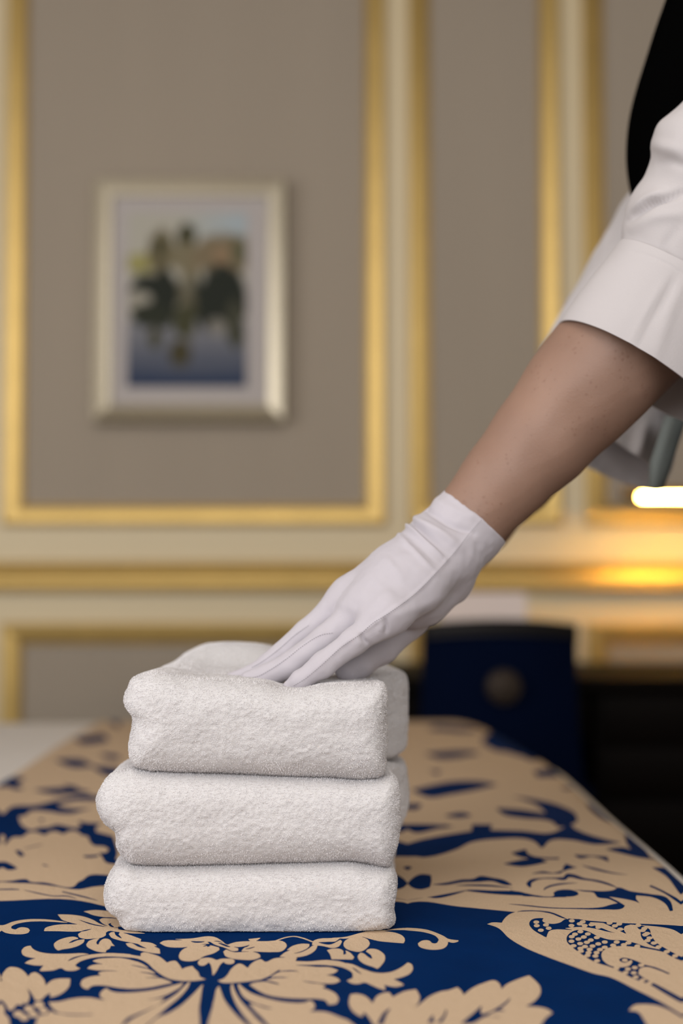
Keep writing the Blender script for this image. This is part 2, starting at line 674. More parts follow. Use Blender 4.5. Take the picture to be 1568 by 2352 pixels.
# ------------------------------------------------------------------ picture
def gen_image(name, A):
    h, w = A.shape[:2]
    im = bpy.data.images.new(name, w, h, alpha=False, float_buffer=False)
    buf = np.ones((h, w, 4), np.float32)
    if A.ndim == 2:
        buf[..., :3] = A[..., None]
    else:
        buf[..., :3] = A
    im.pixels.foreach_set(buf.ravel())
    im.update()
    im.pack()
    return im


def picture():
    fy = YW - 0.045
    c = lambda px, py: PY(px, py, fy)
    x0, x1 = c(216, 690)[0], c(654, 690)[0]
    z0, z1 = c(430, 968)[2], c(430, 412)[2]
    pic = thing('framed_picture', 'framed lakeside print hung on the grey wall panel, pale gold frame and white mat', 'picture', ((x0 + x1) / 2, fy, (z0 + z1) / 2))
    fw = 0.048
    pr = [(0, -0.042), (0, 0.015), (0.002, 0.0185), (0.005, 0.019), (0.006, 0.0185), (0.025, 0.0118), (0.043, 0.005), (0.044, 0.005), (0.047, 0.003), (fw, 0.0), (fw, -0.012)]
    for o in sweep_rect('frame_side', x0, x1, z0, z1, pr, M['champagne'], pic, fy):
        pass
    box('mat_board', (x0 + fw * 0.9, fy + 0.010, z0 + fw * 0.9), (x1 - fw * 0.9, fy + 0.014, z1 - fw * 0.9), M['mat_board'], pic, bevel=0)
    # print
    W, H = 280, 400
    yy, xx = np.mgrid[0:H, 0:W].astype(float)
    u, v = xx / W, 1 - yy / H        # v: 0 top .. 1 bottom ; array row0 = bottom
    img = np.zeros((H, W, 3))
    sky = np.array([0.44, 0.42, 0.35])
    sky2 = np.array([0.38, 0.44, 0.47])
    img[:] = sky
    m = np.clip((u - 0.4) * 2, 0, 1)[..., None] * np.exp(-((v - 0.07) / 0.12) ** 2)[..., None]
    img = img * (1 - m) + sky2 * m
    wat1, wat2 = np.array([0.20, 0.20, 0.215]), np.array([0.022, 0.038, 0.085])
    t = np.clip((v - 0.66) / 0.3, 0, 1)[..., None]
    img = np.where((v > 0.62)[..., None], wat1 * (1 - t) + wat2 * t, img)
    N3 = lambda s, z: vnoise(np.stack([u * s, v * s, np.full_like(u, z)], -1))

    def blob(cx, cy, rx, ry, col, a=1.0, ed=0.25, s=9):
        nonlocal img
        d = np.sqrt(((u - cx) / rx) ** 2 + ((v - cy) / ry) ** 2) + 0.25 * N3(s, cx * 17 + cy * 31) + 0.15 * N3(s * 2.3, cx * 7)
        k = np.clip((1 - d) / ed + 0.5, 0, 1)[..., None] * a
        img = img * (1 - k) + np.array(col) * k

    br = (0.15, 0.125, 0.065)
    dk = (0.012, 0.016, 0.009)
    ol = (0.055, 0.052, 0.022)
    blob(0.12, 0.29, 0.17, 0.06, (0.33, 0.30, 0.11))
    blob(0.28, 0.24, 0.10, 0.13, br)
    blob(0.27, 0.20, 0.05, 0.06, ol)
    blob(0.49, 0.15, 0.075, 0.09, ol)
    blob(0.50, 0.28, 0.14, 0.10, (0.20, 0.17, 0.10))
    blob(0.78, 0.25, 0.27, 0.12, (0.20, 0.155, 0.09))
    blob(0.78, 0.25, 0.07, 0.05, (0.32, 0.20, 0.11), 0.7)
    blob(0.93, 0.22, 0.05, 0.07, (0.10, 0.10, 0.05))
    blob(0.25, 0.50, 0.23, 0.17, dk)
    blob(0.08, 0.50, 0.12, 0.05, (0.34, 0.32, 0.26))
    blob(0.78, 0.50, 0.26, 0.18, dk)
    blob(0.20, 0.60, 0.17, 0.08, (0.02, 0.024, 0.012))
    blob(0.50, 0.54, 0.08, 0.20, (0.12, 0.105, 0.06), 0.8)
    blob(0.48, 0.62, 0.10, 0.10, (0.05, 0.05, 0.02))
    blob(0.23, 0.72, 0.05, 0.07, ol)
    blob(0.90, 0.66, 0.08, 0.13, (0.05, 0.05, 0.03))
    blob(0.45, 0.82, 0.085, 0.08, (0.055, 0.045, 0.018))
    blob(0.74, 0.66, 0.08, 0.05, (0.26, 0.24, 0.20), 0.7)
    blob(0.60, 0.90, 0.45, 0.03, (0.09, 0.10, 0.13), 0.6)
    img = np.clip(img, 0, 1)
    srg = np.where(img < 0.0031308, img * 12.92, 1.055 * img ** (1 / 2.4) - 0.055)
    im = gen_image('lakeside_print', srg)
    m, nt, b, Nn, L = nt_new('lakeside_print')
    ti = Nn.new('ShaderNodeTexImage')
    ti.image = im
    L.new(ti.outputs[0], b.inputs['Base Color'])
    b.inputs['Roughness'].default_value = 0.6
    b.inputs['Specular IOR Level'].default_value = 0.2
    px0, px1 = c(291, 700)[0], c(566, 700)[0]
    pz0, pz1 = c(430, 888)[2], c(430, 486)[2]
    y = fy + 0.008
    o = mesh_from('print', [(px0, y, pz0), (px1, y, pz0), (px1, y, pz1), (px0, y, pz1)], [(0, 1, 2, 3)], m, pic, smooth=False)
    uv = o.data.uv_layers.new(name='UVMap')
    for i, c2 in enumerate(((0, 0), (1, 0), (1, 1), (0, 1))):
        uv.data[i].uv = c2


picture()

# ------------------------------------------------------------------ bed
BZ = 0.66
BX1, BY1, BY0, BX0 = 0.385, 3.02, 0.72, -1.75
RE = 0.075


def edge_drop(x, x0, r):
    t = np.clip((x - x0) / r, 0, 1)
    return r * (1 - np.sqrt(np.maximum(1 - t * t, 0)))


def bumps(x, y):
    w = np.clip((np.abs(x + 0.07) - 0.16) / 0.10, 0, 1) + np.clip((y - 1.55) / 0.2, 0, 1) + np.clip((1.15 - y) / 0.1, 0, 1)
    w = np.clip(w, 0, 1)
    b = 0.0030 * np.sin(5.1 * x + 1.2 * y + 0.5) * np.sin(3.3 * y + 0.8 * x) + 0.0018 * np.sin(11 * x - 4 * y) * np.sin(6.1 * y + 1)
    b = b + 0.004 * np.exp(-((x - 0.22) / 0.12) ** 2 - ((y - 1.45) / 0.35) ** 2)
    return b * w


def bed_z(x, y):
    r = RE + 0.10 * np.clip((y - 2.3) / 0.7, 0, 1)
    z = BZ + bumps(x, y) - edge_drop(x, BX1 - r, r) - 0.8 * edge_drop(y, BY1 - 0.10, 0.10)
    return z


def to_bed(px, py):
    """photo pixels -> points on the bed surface"""
    px, py = np.asarray(px, float), np.asarray(py, float)
    d = FWD + ((px - 784.0) / FPX)[..., None] * RGT - ((py - 1176.0) / FPX)[..., None] * UPV
    t = (BZ - CAM[2]) / np.minimum(d[..., 2], -1e-3)
    t = np.clip(t, 0.5, 4)
    z = np.full(t.shape, BZ)
    for k in range(12):
        Q = CAM + d * t[..., None]
        zz = bed_z(Q[..., 0], Q[..., 1])
        z = 0.5 * z + 0.5 * zz
        t = np.clip((z - CAM[2]) / np.minimum(d[..., 2], -1e-3), 0.5, 4)
    return (CAM + d * t[..., None])[..., :2]


def drape(name, x0, x1, y0, y1, nx, ny, off, mat, parent=None, hang_x=0.0, hang_far=0.0, hang_near=0.0):
    xs = np.linspace(x0, x1, nx)
    ys = np.linspace(y0, y1, ny)
    X, Y = np.meshgrid(xs, ys, indexing='ij')
    Z = bed_z(X, Y) + off
    V = [np.stack([X, Y, Z], -1)]
    G = V[0]
    if hang_far > 0:
        l = G[:, -1:, :].copy()
        l2 = l.copy(); l2[..., 1] += 0.004; l2[..., 2] -= hang_far
        G = np.concatenate([G, l2], 1)
    if hang_near > 0:
        l = G[:, :1, :].copy()
        ls = []
        for t in np.linspace(0, 1, 6)[1:]:
            q = l.copy()
            q[..., 1] -= 0.05 * math.sin(t * math.pi / 2)
            q[..., 2] -= hang_near * t * t if t < 1 else hang_near
            ls.append(q)
        G = np.concatenate(ls[::-1] + [G], 1)
    if hang_x > 0:
        l = G[-1:].copy()
        l[..., 0] += 0.003
        l[..., 2] = np.maximum(np.minimum(l[..., 2], BZ) - hang_x, BZ - 0.33)
        G = np.concatenate([G, l], 0)
    n0, n1 = G.shape[:2]
    o = mesh_from(name, G.reshape(-1, 3), grid_faces(n0, n1), mat, parent)
    return o, G


bed = thing('bed', 'wide bed made up in white linen, foot end running away from the camera', 'bed', ((BX0 + BX1) / 2, 1.87, 0))
drape('duvet', BX0, BX1 - 0.0005, BY0, BY1 - 0.001, 160, 130, 0.0, M['linen'], bed, hang_x=0.25, hang_far=0.3, hang_near=0.3)
box('mattress', (BX0, BY0 + 0.02, 0.33), (BX1 - 0.02, BY1 - 0.02, 0.56), M['linen'], bed, bevel=0.04, seg=4)
box('bed_base', (BX0, BY0 + 0.03, 0.08), (BX1 - 0.03, BY1 - 0.03, 0.33), M['dark_fabric'], bed, bevel=0.01)
for bx in (BX0 + 0.1, BX1 - 0.12):
    for by in (BY0 + 0.12, BY1 - 0.12):
        lathe('leg', [(0.0, 0.0), (0.022, 0.0), (0.03, 0.09), (0.0, 0.09)], (bx, by, 0), M['wood'], bed, n=16)

# ---- damask pattern, drawn as outlines laid on the cloth
CR = {'A': (0, 2060, 1568 / 300), 'B': (180, 2120, 1568 / 340), 'C': (480, 2120, 1568 / 340), 'D': (760, 2040, 1568 / 340),
      'E': (900, 1980, 3.92), 'F': (1200, 1980, 1568 / 368), 'G': (0, 1780, 4.9), 'H': (900, 1830, 1568 / 668),
      'I': (784, 1600, 2.0), 'J': (0, 1600, 2.0), 'P': (0, 0, 1.0)}
PAT = []


def pg(c, k, s):
    v = [float(q) for q in s.replace(';', ' ').replace(',', ' ').split()]
    PAT.append((c, k, np.array(v).reshape(-1, 2)))


pg(1, 'P', '-400,2082 0,2078 165,2075 300,2106 420,2135 620,2150 800,2140 900,2105 946,2081 1053,2091 1183,2104 1168,2110 1155,2123 1152,2129 1130,2128 1118,2132 1145,2142 1168,2164 1206,2187 1256,2208 1313,2229 1364,2247 1400,2255 1458,2283 1517,2313 1568,2345 1650,2400 2300,2500 2300,1622 -400,1622')
pg(1, 'A', '-10,392 50,385 150,347 300,320 480,315 660,328 820,355 800,358 660,350 480,342 320,350 190,378 140,405 135,425 180,440 230,418 290,414 345,430 360,452 340,480 280,497 200,500 100,490 40,470 10,440 15,415 -10,415')
pg(1, 'A', '690,258 860,262 1010,285 1120,325 1200,370 1310,405 1480,430 1600,455 1750,490 1600,490 1400,470 1310,460 1275,480 1270,510 1220,540 1120,553 1000,553 945,530 935,495 990,460 900,468 700,463 525,462 540,425 600,400 720,380 940,380 800,345 740,320 715,290')
pg(0, 'A', '910,308 1020,345 1140,380 1290,408 1200,402 1060,370')
pg(0, 'A', '960,470 1010,450 1110,434 1030,458')
pg(1, 'A', '1000,222 1130,205 1250,212 1380,240 1440,330 1370,300 1240,290 1110,265 1050,240')
pg(1, 'A', '1190,325 1215,308 1300,305 1420,325 1470,420 1370,412 1300,400 1220,360')
pg(0, 'A', '1300,375 1335,360 1330,380 1370,410 1320,400')
pg(1, 'A', '645,625 670,590 760,548 880,528 935,540 940,555 870,575 820,608 860,600 930,572 1015,560 1010,590 960,630 860,665 740,685 695,695 655,660')
pg(1, 'A', '1035,625 1055,590 1120,560 1200,550 1165,580 1160,610 1180,630 1195,590 1240,555 1290,553 1330,575 1345,605 1380,642 1330,640 1320,670 1275,700 1272,720 1180,712 1090,680 1045,650')
pg(1, 'A', '1305,495 1330,475 1375,470 1390,510 1470,555 1420,500 1440,470 1568,510 1700,560 1670,620 1568,600 1420,570 1330,535')
pg(1, 'A', '258,705 275,670 320,645 370,637 390,670 450,705 560,730 760,737 1000,730 1075,740 950,762 860,790 800,832 880,800 980,765 1120,742 1320,727 1568,742 1568,785 1320,770 1150,780 1000,815 930,850 905,875 925,895 965,912 920,935 840,945 780,935 735,910 650,935 550,945 475,945 490,915 525,880 400,875 295,850 340,820 430,790 330,775 270,745')
pg(1, 'B', '480,370 660,400 658,370 690,358 780,375 870,410 940,470 960,458 1030,450 1070,490 1100,540 1120,525 1210,503 1230,530 1270,570 1290,620 1355,645 1300,655 1200,665 1060,660 960,640 880,600 800,540 730,475 640,430 520,410 480,405')
pg(1, 'B', '147,450 200,430 320,418 450,418 560,440 680,480 750,530 640,505 530,488 640,515 760,545 825,590 720,572 620,565 740,585 855,620 780,625 670,630 780,632 870,635 960,665 1000,685 900,705 750,735 580,748 420,738 280,715 160,715 125,730 100,755 45,735 20,700 40,655 120,620 240,605 205,580 260,562 350,558 490,567 350,552 200,550 90,532 120,505 180,488 280,482 200,470')
pg(1, 'B', '-318,890 -200,885 -100,860 20,843 130,843 230,862 300,870 240,845 225,810 250,770 300,740 330,765 400,785 600,785 800,760 950,725 1115,680 1080,730 1000,780 920,820 800,855 650,872 760,865 915,845 880,890 760,960 640,1010 500,1080 400,1300 -500,1300 -430,1040 -330,1020 -250,1010 -100,1030 100,1030 190,1020 60,1022 -100,1018 -220,1000 -290,940')
pg(1, 'B', '1165,680 1050,790 900,890 700,1000 570,1070 300,1300 500,1300 800,1070 950,940 1080,830 1170,720 1188,670')
pg(1, 'B', '1325,690 1310,750 1295,850 1280,950 1285,1070 1290,1300 600,1300 830,1060 950,1010 1080,930 1200,820 1280,735')
pg(1, 'C', '-122,470 -94,430 -4,415 46,425 80,440 120,428 200,425 250,430 275,450 260,475 210,485 165,475 160,455 120,490 80,560 45,605 35,600 30,550 15,490 -4,463 -20,480 -60,500 -105,495')
pg(1, 'C', '108,712 75,755 60,830 30,960 0,1070 -60,1300 600,1300 330,1070 230,960 160,860 130,780')
pg(1, 'C', '250,685 235,700 230,760 260,860 320,970 400,1080 600,1300 800,1300 520,1080 440,990 340,880 275,770')
pg(1, 'C', '315,688 345,720 440,790 580,840 740,880 900,898 1020,893 1070,875 1110,900 1125,940 1090,980 1020,995 1150,990 1250,1000 1380,1050 1480,1090 1700,1300 800,1300 560,1060 480,980 420,905 480,915 600,955 690,962 560,930 450,890 360,830 320,760 305,710')
pg(1, 'C', '425,705 480,682 600,672 680,690 765,708 700,680 595,657 680,635 860,633 780,622 645,625 740,570 860,562 970,562 860,550 740,560 770,525 860,500 1000,502 1150,515 1290,520 1370,550 1330,580 1250,598 1200,597 1300,610 1370,640 1390,665 1330,690 1200,690 1080,675 960,660 1080,685 1180,695 1240,715 1200,740 1280,765 1350,810 1375,860 1350,905 1260,918 1240,880 1160,858 1000,855 800,845 640,820 540,780')
pg(1, 'C', '90,660 150,640 200,590 230,540 320,478 370,495 410,530 430,495 500,445 550,432 600,460 680,425 780,413 935,413 915,450 1050,455 1250,440 1300,447 1300,503 1250,495 1050,492 900,497 800,515 740,545 640,610 560,645 430,668 300,680 130,680')
pg(1, 'D', '-60,808 0,812 120,830 200,870 270,930 345,975 250,900 150,840 230,855 340,905 480,945 620,940 740,890 810,835 850,850 870,895 840,950 760,990 660,1015 730,1045 775,1075 700,1097 600,1085 560,1075 575,1110 570,1133 500,1110 430,1080 360,1050 290,1065 220,1060 165,1030 230,1000 225,950 150,900 60,875 0,866 -60,860')
pg(1, 'B', '858,258 900,235 1050,228 1200,225 1350,238 1390,265 1250,278 1150,300 1050,307 930,295')
pg(1, 'B', '1062,400 1090,340 1160,300 1280,275 1390,280 1490,305 1495,330 1440,365 1330,400 1260,440 1150,453 1080,435')
pg(1, 'B', '1000,215 1200,208 1370,185 1450,195 1540,250 1560,270 1480,235 1390,245 1200,232')
pg(1, 'B', '500,262 560,258 640,300 730,318 660,285 600,250 680,245 790,262 835,290 800,292 860,320 868,372 800,368 700,350 600,325 520,290')
pg(0, 'B', '1190,238 1340,240 1330,246 1200,246')
pg(0, 'B', '1310,300 1370,275 1400,290 1360,300 1370,285')
pg(1, 'C', '12,245 60,240 140,255 220,285 310,315 310,340 250,345 170,310 60,275')
pg(0, 'C', '90,255 150,265 230,300 200,300 130,275')
pg(1, 'C', '200,275 270,250 400,238 600,238 780,238 820,270 820,300 770,345 660,355 480,350 340,348 360,320 420,280 330,300 240,292')
pg(0, 'C', '370,325 500,292 440,318')
pg(0, 'C', '350,310 440,270 400,300')
pg(1, 'C', '150,350 180,325 260,355 340,355 480,355 540,385 545,410 480,435 350,437 230,420 170,395')
pg(1, 'C', '413,215 550,200 500,235 440,238')
pg(1, 'C', '745,405 800,360 860,335 820,335 880,290 980,265 1065,268 1060,295 980,345 870,375 980,355 1050,320 1100,285 1150,285 1130,330 1060,380 950,408 820,410')
pg(1, 'C', '1100,240 1150,215 1280,205 1390,205 1340,240 1260,245 1150,250 1280,275 1390,220 1410,240 1380,290 1320,312 1200,290 1090,280')
pg(1, 'C', '700,230 800,195 900,182 1000,200 1100,240 1090,250 990,212 900,192 810,205 720,232')
pg(1, 'C', '1245,335 1300,320 1400,325 1425,345 1420,385 1450,375 1445,335 1500,365 1538,410 1520,435 1295,432 1280,380')
pg(1, 'D', '130,640 150,600 250,565 340,565 400,600 410,640 370,690 310,720 220,710 150,680')
pg(1, 'D', '0,570 150,560 300,520 420,490 560,470 620,440 790,400 740,440 680,465 760,462 1000,480 1100,510 1200,555 1240,580 1350,597 1350,610 1290,625 1240,612 1235,645 1200,680 1120,698 1000,690 930,660 920,630 960,602 1040,600 1080,630 1120,625 1140,590 1110,555 1000,515 840,495 700,485 560,500 680,515 760,550 785,590 770,630 640,620 500,605 400,580 330,560 150,580')
pg(1, 'D', '380,700 430,687 510,705 570,760 570,810 530,870 490,905 450,885 350,850 290,800 285,760 310,730 340,735 400,780 435,800 425,760 370,720')
pg(1, 'D', '205,1178 280,1170 370,1200 430,1260 440,1280 480,1200 560,1160 620,1155 655,1205 760,1150 900,1122 940,1200 925,1270 850,1340 940,1280 1040,1200 1150,1150 1250,1130 1340,1098 1390,1150 1410,1210 1410,1800 600,1800 410,1439 350,1365 330,1420 240,1370 195,1300 190,1240')
pg(0, 'D', '490,1500 560,1370 645,1315 600,1370 550,1500')
pg(0, 'D', '1020,1480 1080,1390 1090,1480')
pg(0, 'D', '1120,1480 1200,1390 1215,1325 1225,1370 1170,1480')
pg(1, 'E', '640,1250 720,1180 830,1130 925,1108 970,1140 990,1190 1010,1160 1100,1110 1235,1062 1290,1110 1335,1170 1335,1230 1280,1300 1200,1345 1320,1350 1400,1370 1448,1405 1380,1458 1250,1700 600,1700 560,1400')
pg(0, 'E', '620,1500 740,1400 800,1340 812,1320 800,1380 800,1415 870,1400 960,1350 1040,1290 1090,1235 1040,1310 970,1370 1030,1385 900,1400 860,1430 960,1440 980,1450 850,1435 720,1500')
pg(1, 'A', '20,1020 50,950 110,900 210,905 290,950 340,1015 370,975 425,960 490,1000 540,1070 545,1125 620,1060 720,1037 845,1038 835,1120 790,1180 700,1240 600,1268 605,1210 540,1250 490,1300 420,1300 390,1240 350,1180 290,1130 340,1190 355,1270 325,1345 270,1330 270,1365 200,1350 170,1400 110,1430 80,1370 30,1310 -60,1270 -60,1000 0,1050 80,1140 30,1080')
pg(1, 'A', '-60,1300 0,1320 60,1410 50,1450 110,1526 100,1800 -60,1800')
ELL = [('A', x, y, a, b, 1) for x, y, a, b in ((468, 1357, 62, 42), (348, 1405, 58, 40), (220, 1468, 60, 40), (524, 1428, 52, 38), (612, 1458, 35, 25), (400, 1472, 55, 38), (290, 1512, 55, 38))]
pg(0, 'F', '-70,530 -30,518 0,513 150,513 280,530 380,570 440,600 380,585 280,545 150,522 0,522 -30,524')
pg(0, 'F', '65,640 80,610 120,592 205,588 190,610 200,625 300,645 370,630 415,600 440,598 560,600 640,622 700,660 780,690 870,725 935,740 820,720 700,690 560,675 410,688 500,710 300,702 255,720 232,780 150,735 90,690')
pg(0, 'F', '430,590 700,618 1000,638 1300,650 1568,668 1700,690 1700,790 1568,755 1480,705 1380,680 1250,665 1000,648 700,630 560,620')
pg(0, 'F', '780,630 1000,640 1050,655 1000,670 990,700 1015,745 960,720 880,680')
pg(0, 'F', '1090,655 1160,660 1240,700 1260,760 1310,830 1400,890 1568,980 1700,1050 1568,1015 1440,960 1360,905 1210,830 1160,770 1150,710')
pg(0, 'F', '490,720 560,705 640,720 720,760 840,800 1000,810 1100,835 1200,870 1400,915 1500,965 1360,920 1150,880 950,865 850,880 780,920 770,960 790,1010 860,1060 960,1075 1050,1055 1075,1020 1060,1000 1000,1030 950,1010 945,995 980,980 1080,1000 1200,1050 1300,1075 1440,1135 1430,1145 1350,1110 1200,1070 1140,1090 1130,1140 1200,1190 1300,1240 1450,1320 1568,1385 1700,1460 1568,1430 1400,1340 1250,1250 1080,1185 980,1130 880,1080 700,1020 600,960 480,870 435,820 435,770')
for q in '133,628 138,663 178,708 228,655 255,688 480,615 558,645 588,625 477,662 607,662 673,653 740,678 850,637 945,645 902,665 955,698 1130,660 1175,710 1190,690 1218,740 1197,753 1240,785 1222,810 1283,835 1330,873 1410,920 1492,962 565,722 637,745 512,747 480,772 598,775 725,780 545,795 667,805 478,817 628,828 803,825 562,840 740,843 498,862 610,870 683,865 565,888 655,898 757,900 803,877 570,915 645,930 723,930 635,957 712,963 728,1010 885,857 920,825 990,852 1035,833 1122,866 1000,1005 918,1083 1030,1092 1097,1078 1008,1127 1087,1130 1160,1055 1107,1172 1173,1203 1240,1232'.split():
    a, b = q.split(',')
    ELL.append(('F', float(a), float(b), 30, 17, 1))
pg(1, 'F', '1035,1505 1090,1450 1180,1440 1300,1450 1420,1490 1568,1580 1568,1700 1240,1700 1180,1585 1130,1520')
pg(0, 'F', '-130,310 0,335 150,365 300,370 310,360 300,340 330,318 420,305 480,310 540,335 545,355 500,372 400,378 250,383 100,375 0,368')
pg(0, 'E', '650,290 700,283 900,290 1150,300 1250,330 1400,345 1568,343 1568,350 1350,352 1200,338 1000,328 800,310')
pg(0, 'F', '490,305 650,315 820,320 900,305 930,285 1050,320 1250,350 1400,380 1450,430 1470,515 1440,520 1400,450 1280,385 1110,365 1110,400 1200,480 1120,430 1000,400 840,375 930,420 1000,465 980,490 800,503 500,498 250,490 0,465 -170,445 0,455 250,480 500,488 780,478 860,455 930,440 840,400 730,380 700,340 600,325')
pg(0, 'F', '35,245 70,210 180,192 330,187 450,180 420,210 300,200 150,208 85,240 80,290 50,270')
pg(0, 'F', '395,190 430,150 500,155 600,190 750,215 860,250 940,295 850,265 700,225 560,205 470,185')
pg(0, 'F', '200,322 215,290 300,255 420,240 560,240 400,255 290,275 225,300')
pg(0, 'F', '80,150 200,125 300,140 400,110 380,140 300,148 180,145')
pg(0, 'F', '385,130 420,50 480,75 540,85 470,100 410,120')
pg(0, 'F', '1250,260 1400,330 1568,450 1568,470 1380,340 1240,275')
pg(0, 'F', '560,60 700,90 900,140 1060,160 900,150 700,110')
pg(0, 'E', '140,225 180,180 260,140 350,150 355,200 340,260 260,280 180,262')
pg(0, 'E', '355,235 500,215 620,190 740,180 790,158 900,172 1010,195 1085,240 1020,240 900,205 780,212 640,215 480,240')
pg(0, 'E', '560,245 700,235 900,240 1110,270 900,255 700,248')
pg(0, 'E', '100,385 350,345 700,280 660,295 400,360 320,352')
pg(0, 'H', '0,300 150,250 430,200 430,165 540,165 530,195 700,200 860,210 960,160 990,190 1240,265 1100,275 960,250 850,255 810,300 760,255 560,245 420,265 350,300 180,345 120,340 0,350')
pg(0, 'H', '560,75 700,85 830,105 780,60 640,10 780,30 900,60 990,110 1000,150 900,180 860,150 700,130 600,110')
pg(0, 'H', '80,190 150,180 310,165 200,200 120,210')
pg(0, 'H', '20,420 60,390 110,400 40,430')
pg(0, 'H', '600,380 780,350 840,370 700,395')
pg(0, 'H', '640,320 720,300 740,330 900,345 900,355 700,345')
pg(0, 'H', '920,400 940,380 990,400 930,410')
pg(0, 'H', '980,330 1160,340 1170,370 1080,340 1010,350')
pg(0, 'H', '1400,400 1568,420 1800,700 1568,560 1480,450')
pg(0, 'H', '1150,300 1250,290 1340,330 1440,360 1330,345')
pg(0, 'I', '320,440 520,400 700,410 540,450 420,470')
pg(0, 'I', '400,350 460,350 440,370')
pg(0, 'I', '700,180 860,230 940,270 860,290 700,240')
pg(0, 'I', '390,150 470,150 430,165')
pg(0, 'I', '380,270 600,260 640,270 450,295')
pg(0, 'I', '880,350 1010,340 1040,380 900,380')
pg(0, 'I', '1000,430 1080,425 1040,440')
pg(0, 'I', '690,170 800,190 900,230 960,275 880,305 800,270 700,255 640,215')
pg(0, 'I', '290,505 370,505 350,530 300,530')
pg(0, 'I', '330,445 480,405 640,400 720,415 620,440 500,462 400,475')
pg(0, 'I', '420,140 560,150 640,165 560,172 430,160')
pg(0, 'I', '470,560 560,545 600,560 540,570')
pg(0, 'I', '280,600 420,600 520,610 420,622 300,618')
pg(0, 'I', '980,330 1060,350 1080,390 1040,400 1010,370')
pg(0, 'I', '1120,500 1220,540 1280,600 1230,590 1150,540')
pg(0, 'I', '1300,640 1380,700 1420,760 1370,745 1310,690')
pg(0, 'J', '420,330 560,345 600,380 480,370')
pg(0, 'J', '250,300 380,300 430,330 330,335')
pg(0, 'J', '150,440 330,430 420,450 260,462')
pg(0, 'J', '500,120 600,110 620,140 540,150')
pg(0, 'G', '40,80 120,50 180,60 190,130 280,180 160,190 80,130')
pg(0, 'G', '700,130 870,160 860,190 740,160')
pg(0, 'G', '-150,500 0,500 130,390 400,370 700,300 1050,260 1100,300 850,320 650,360 680,385 1050,400 900,440 820,465 680,465 560,445 330,445 300,480 210,500 240,590 320,640 380,650 440,625 540,620 640,590 870,625 910,600 870,545 950,565 1150,575 1080,620 1080,670 1270,720 1320,920 1300,980 1360,1020 1340,1035 1190,1020 1150,960 1110,910 1200,905 1225,870 1170,840 1060,830 1010,780 990,730 920,710 870,670 780,665 710,705 640,670 560,675 500,710 430,680 320,680 250,730 150,735 80,800 65,840 50,800 60,740 20,690 -150,650')
pg(0, 'G', '440,530 480,520 490,550 460,560')
pg(0, 'G', '170,890 210,880 280,940 230,960')
pg(0, 'G', '930,945 1110,935 1110,955 960,965')
pg(0, 'G', '0,1010 80,1020 200,1090 100,1110 0,1060')
pg(0, 'G', '200,880 400,830 540,800 400,840')
pg(0, 'G', '450,1030 560,1065 500,1060')
pg(0, 'G', '-20,1240 130,1230 300,1215 340,1240 500,1250 820,1300 890,1240 925,1225 1000,1170 1200,1165 1300,1180 1300,1280 1050,1300 880,1330 600,1290 330,1260 160,1255')
pg(0, 'G', '230,1325 400,1360 600,1400 760,1400 900,1450 760,1412 600,1410 400,1372')
pg(0, 'G', '-10,1325 200,1325 230,1335 -10,1335')
pg(0, 'G', '700,1350 960,1410 1130,1465 960,1425 700,1362')
pg(0, 'J', '340,200 480,180 500,210 370,225')
pg(0, 'J', '460,270 590,285 590,300 480,290')
pg(0, 'J', '300,490 500,460 480,490')
pg(0, 'J', '0,400 60,380 120,385 60,420 0,430')


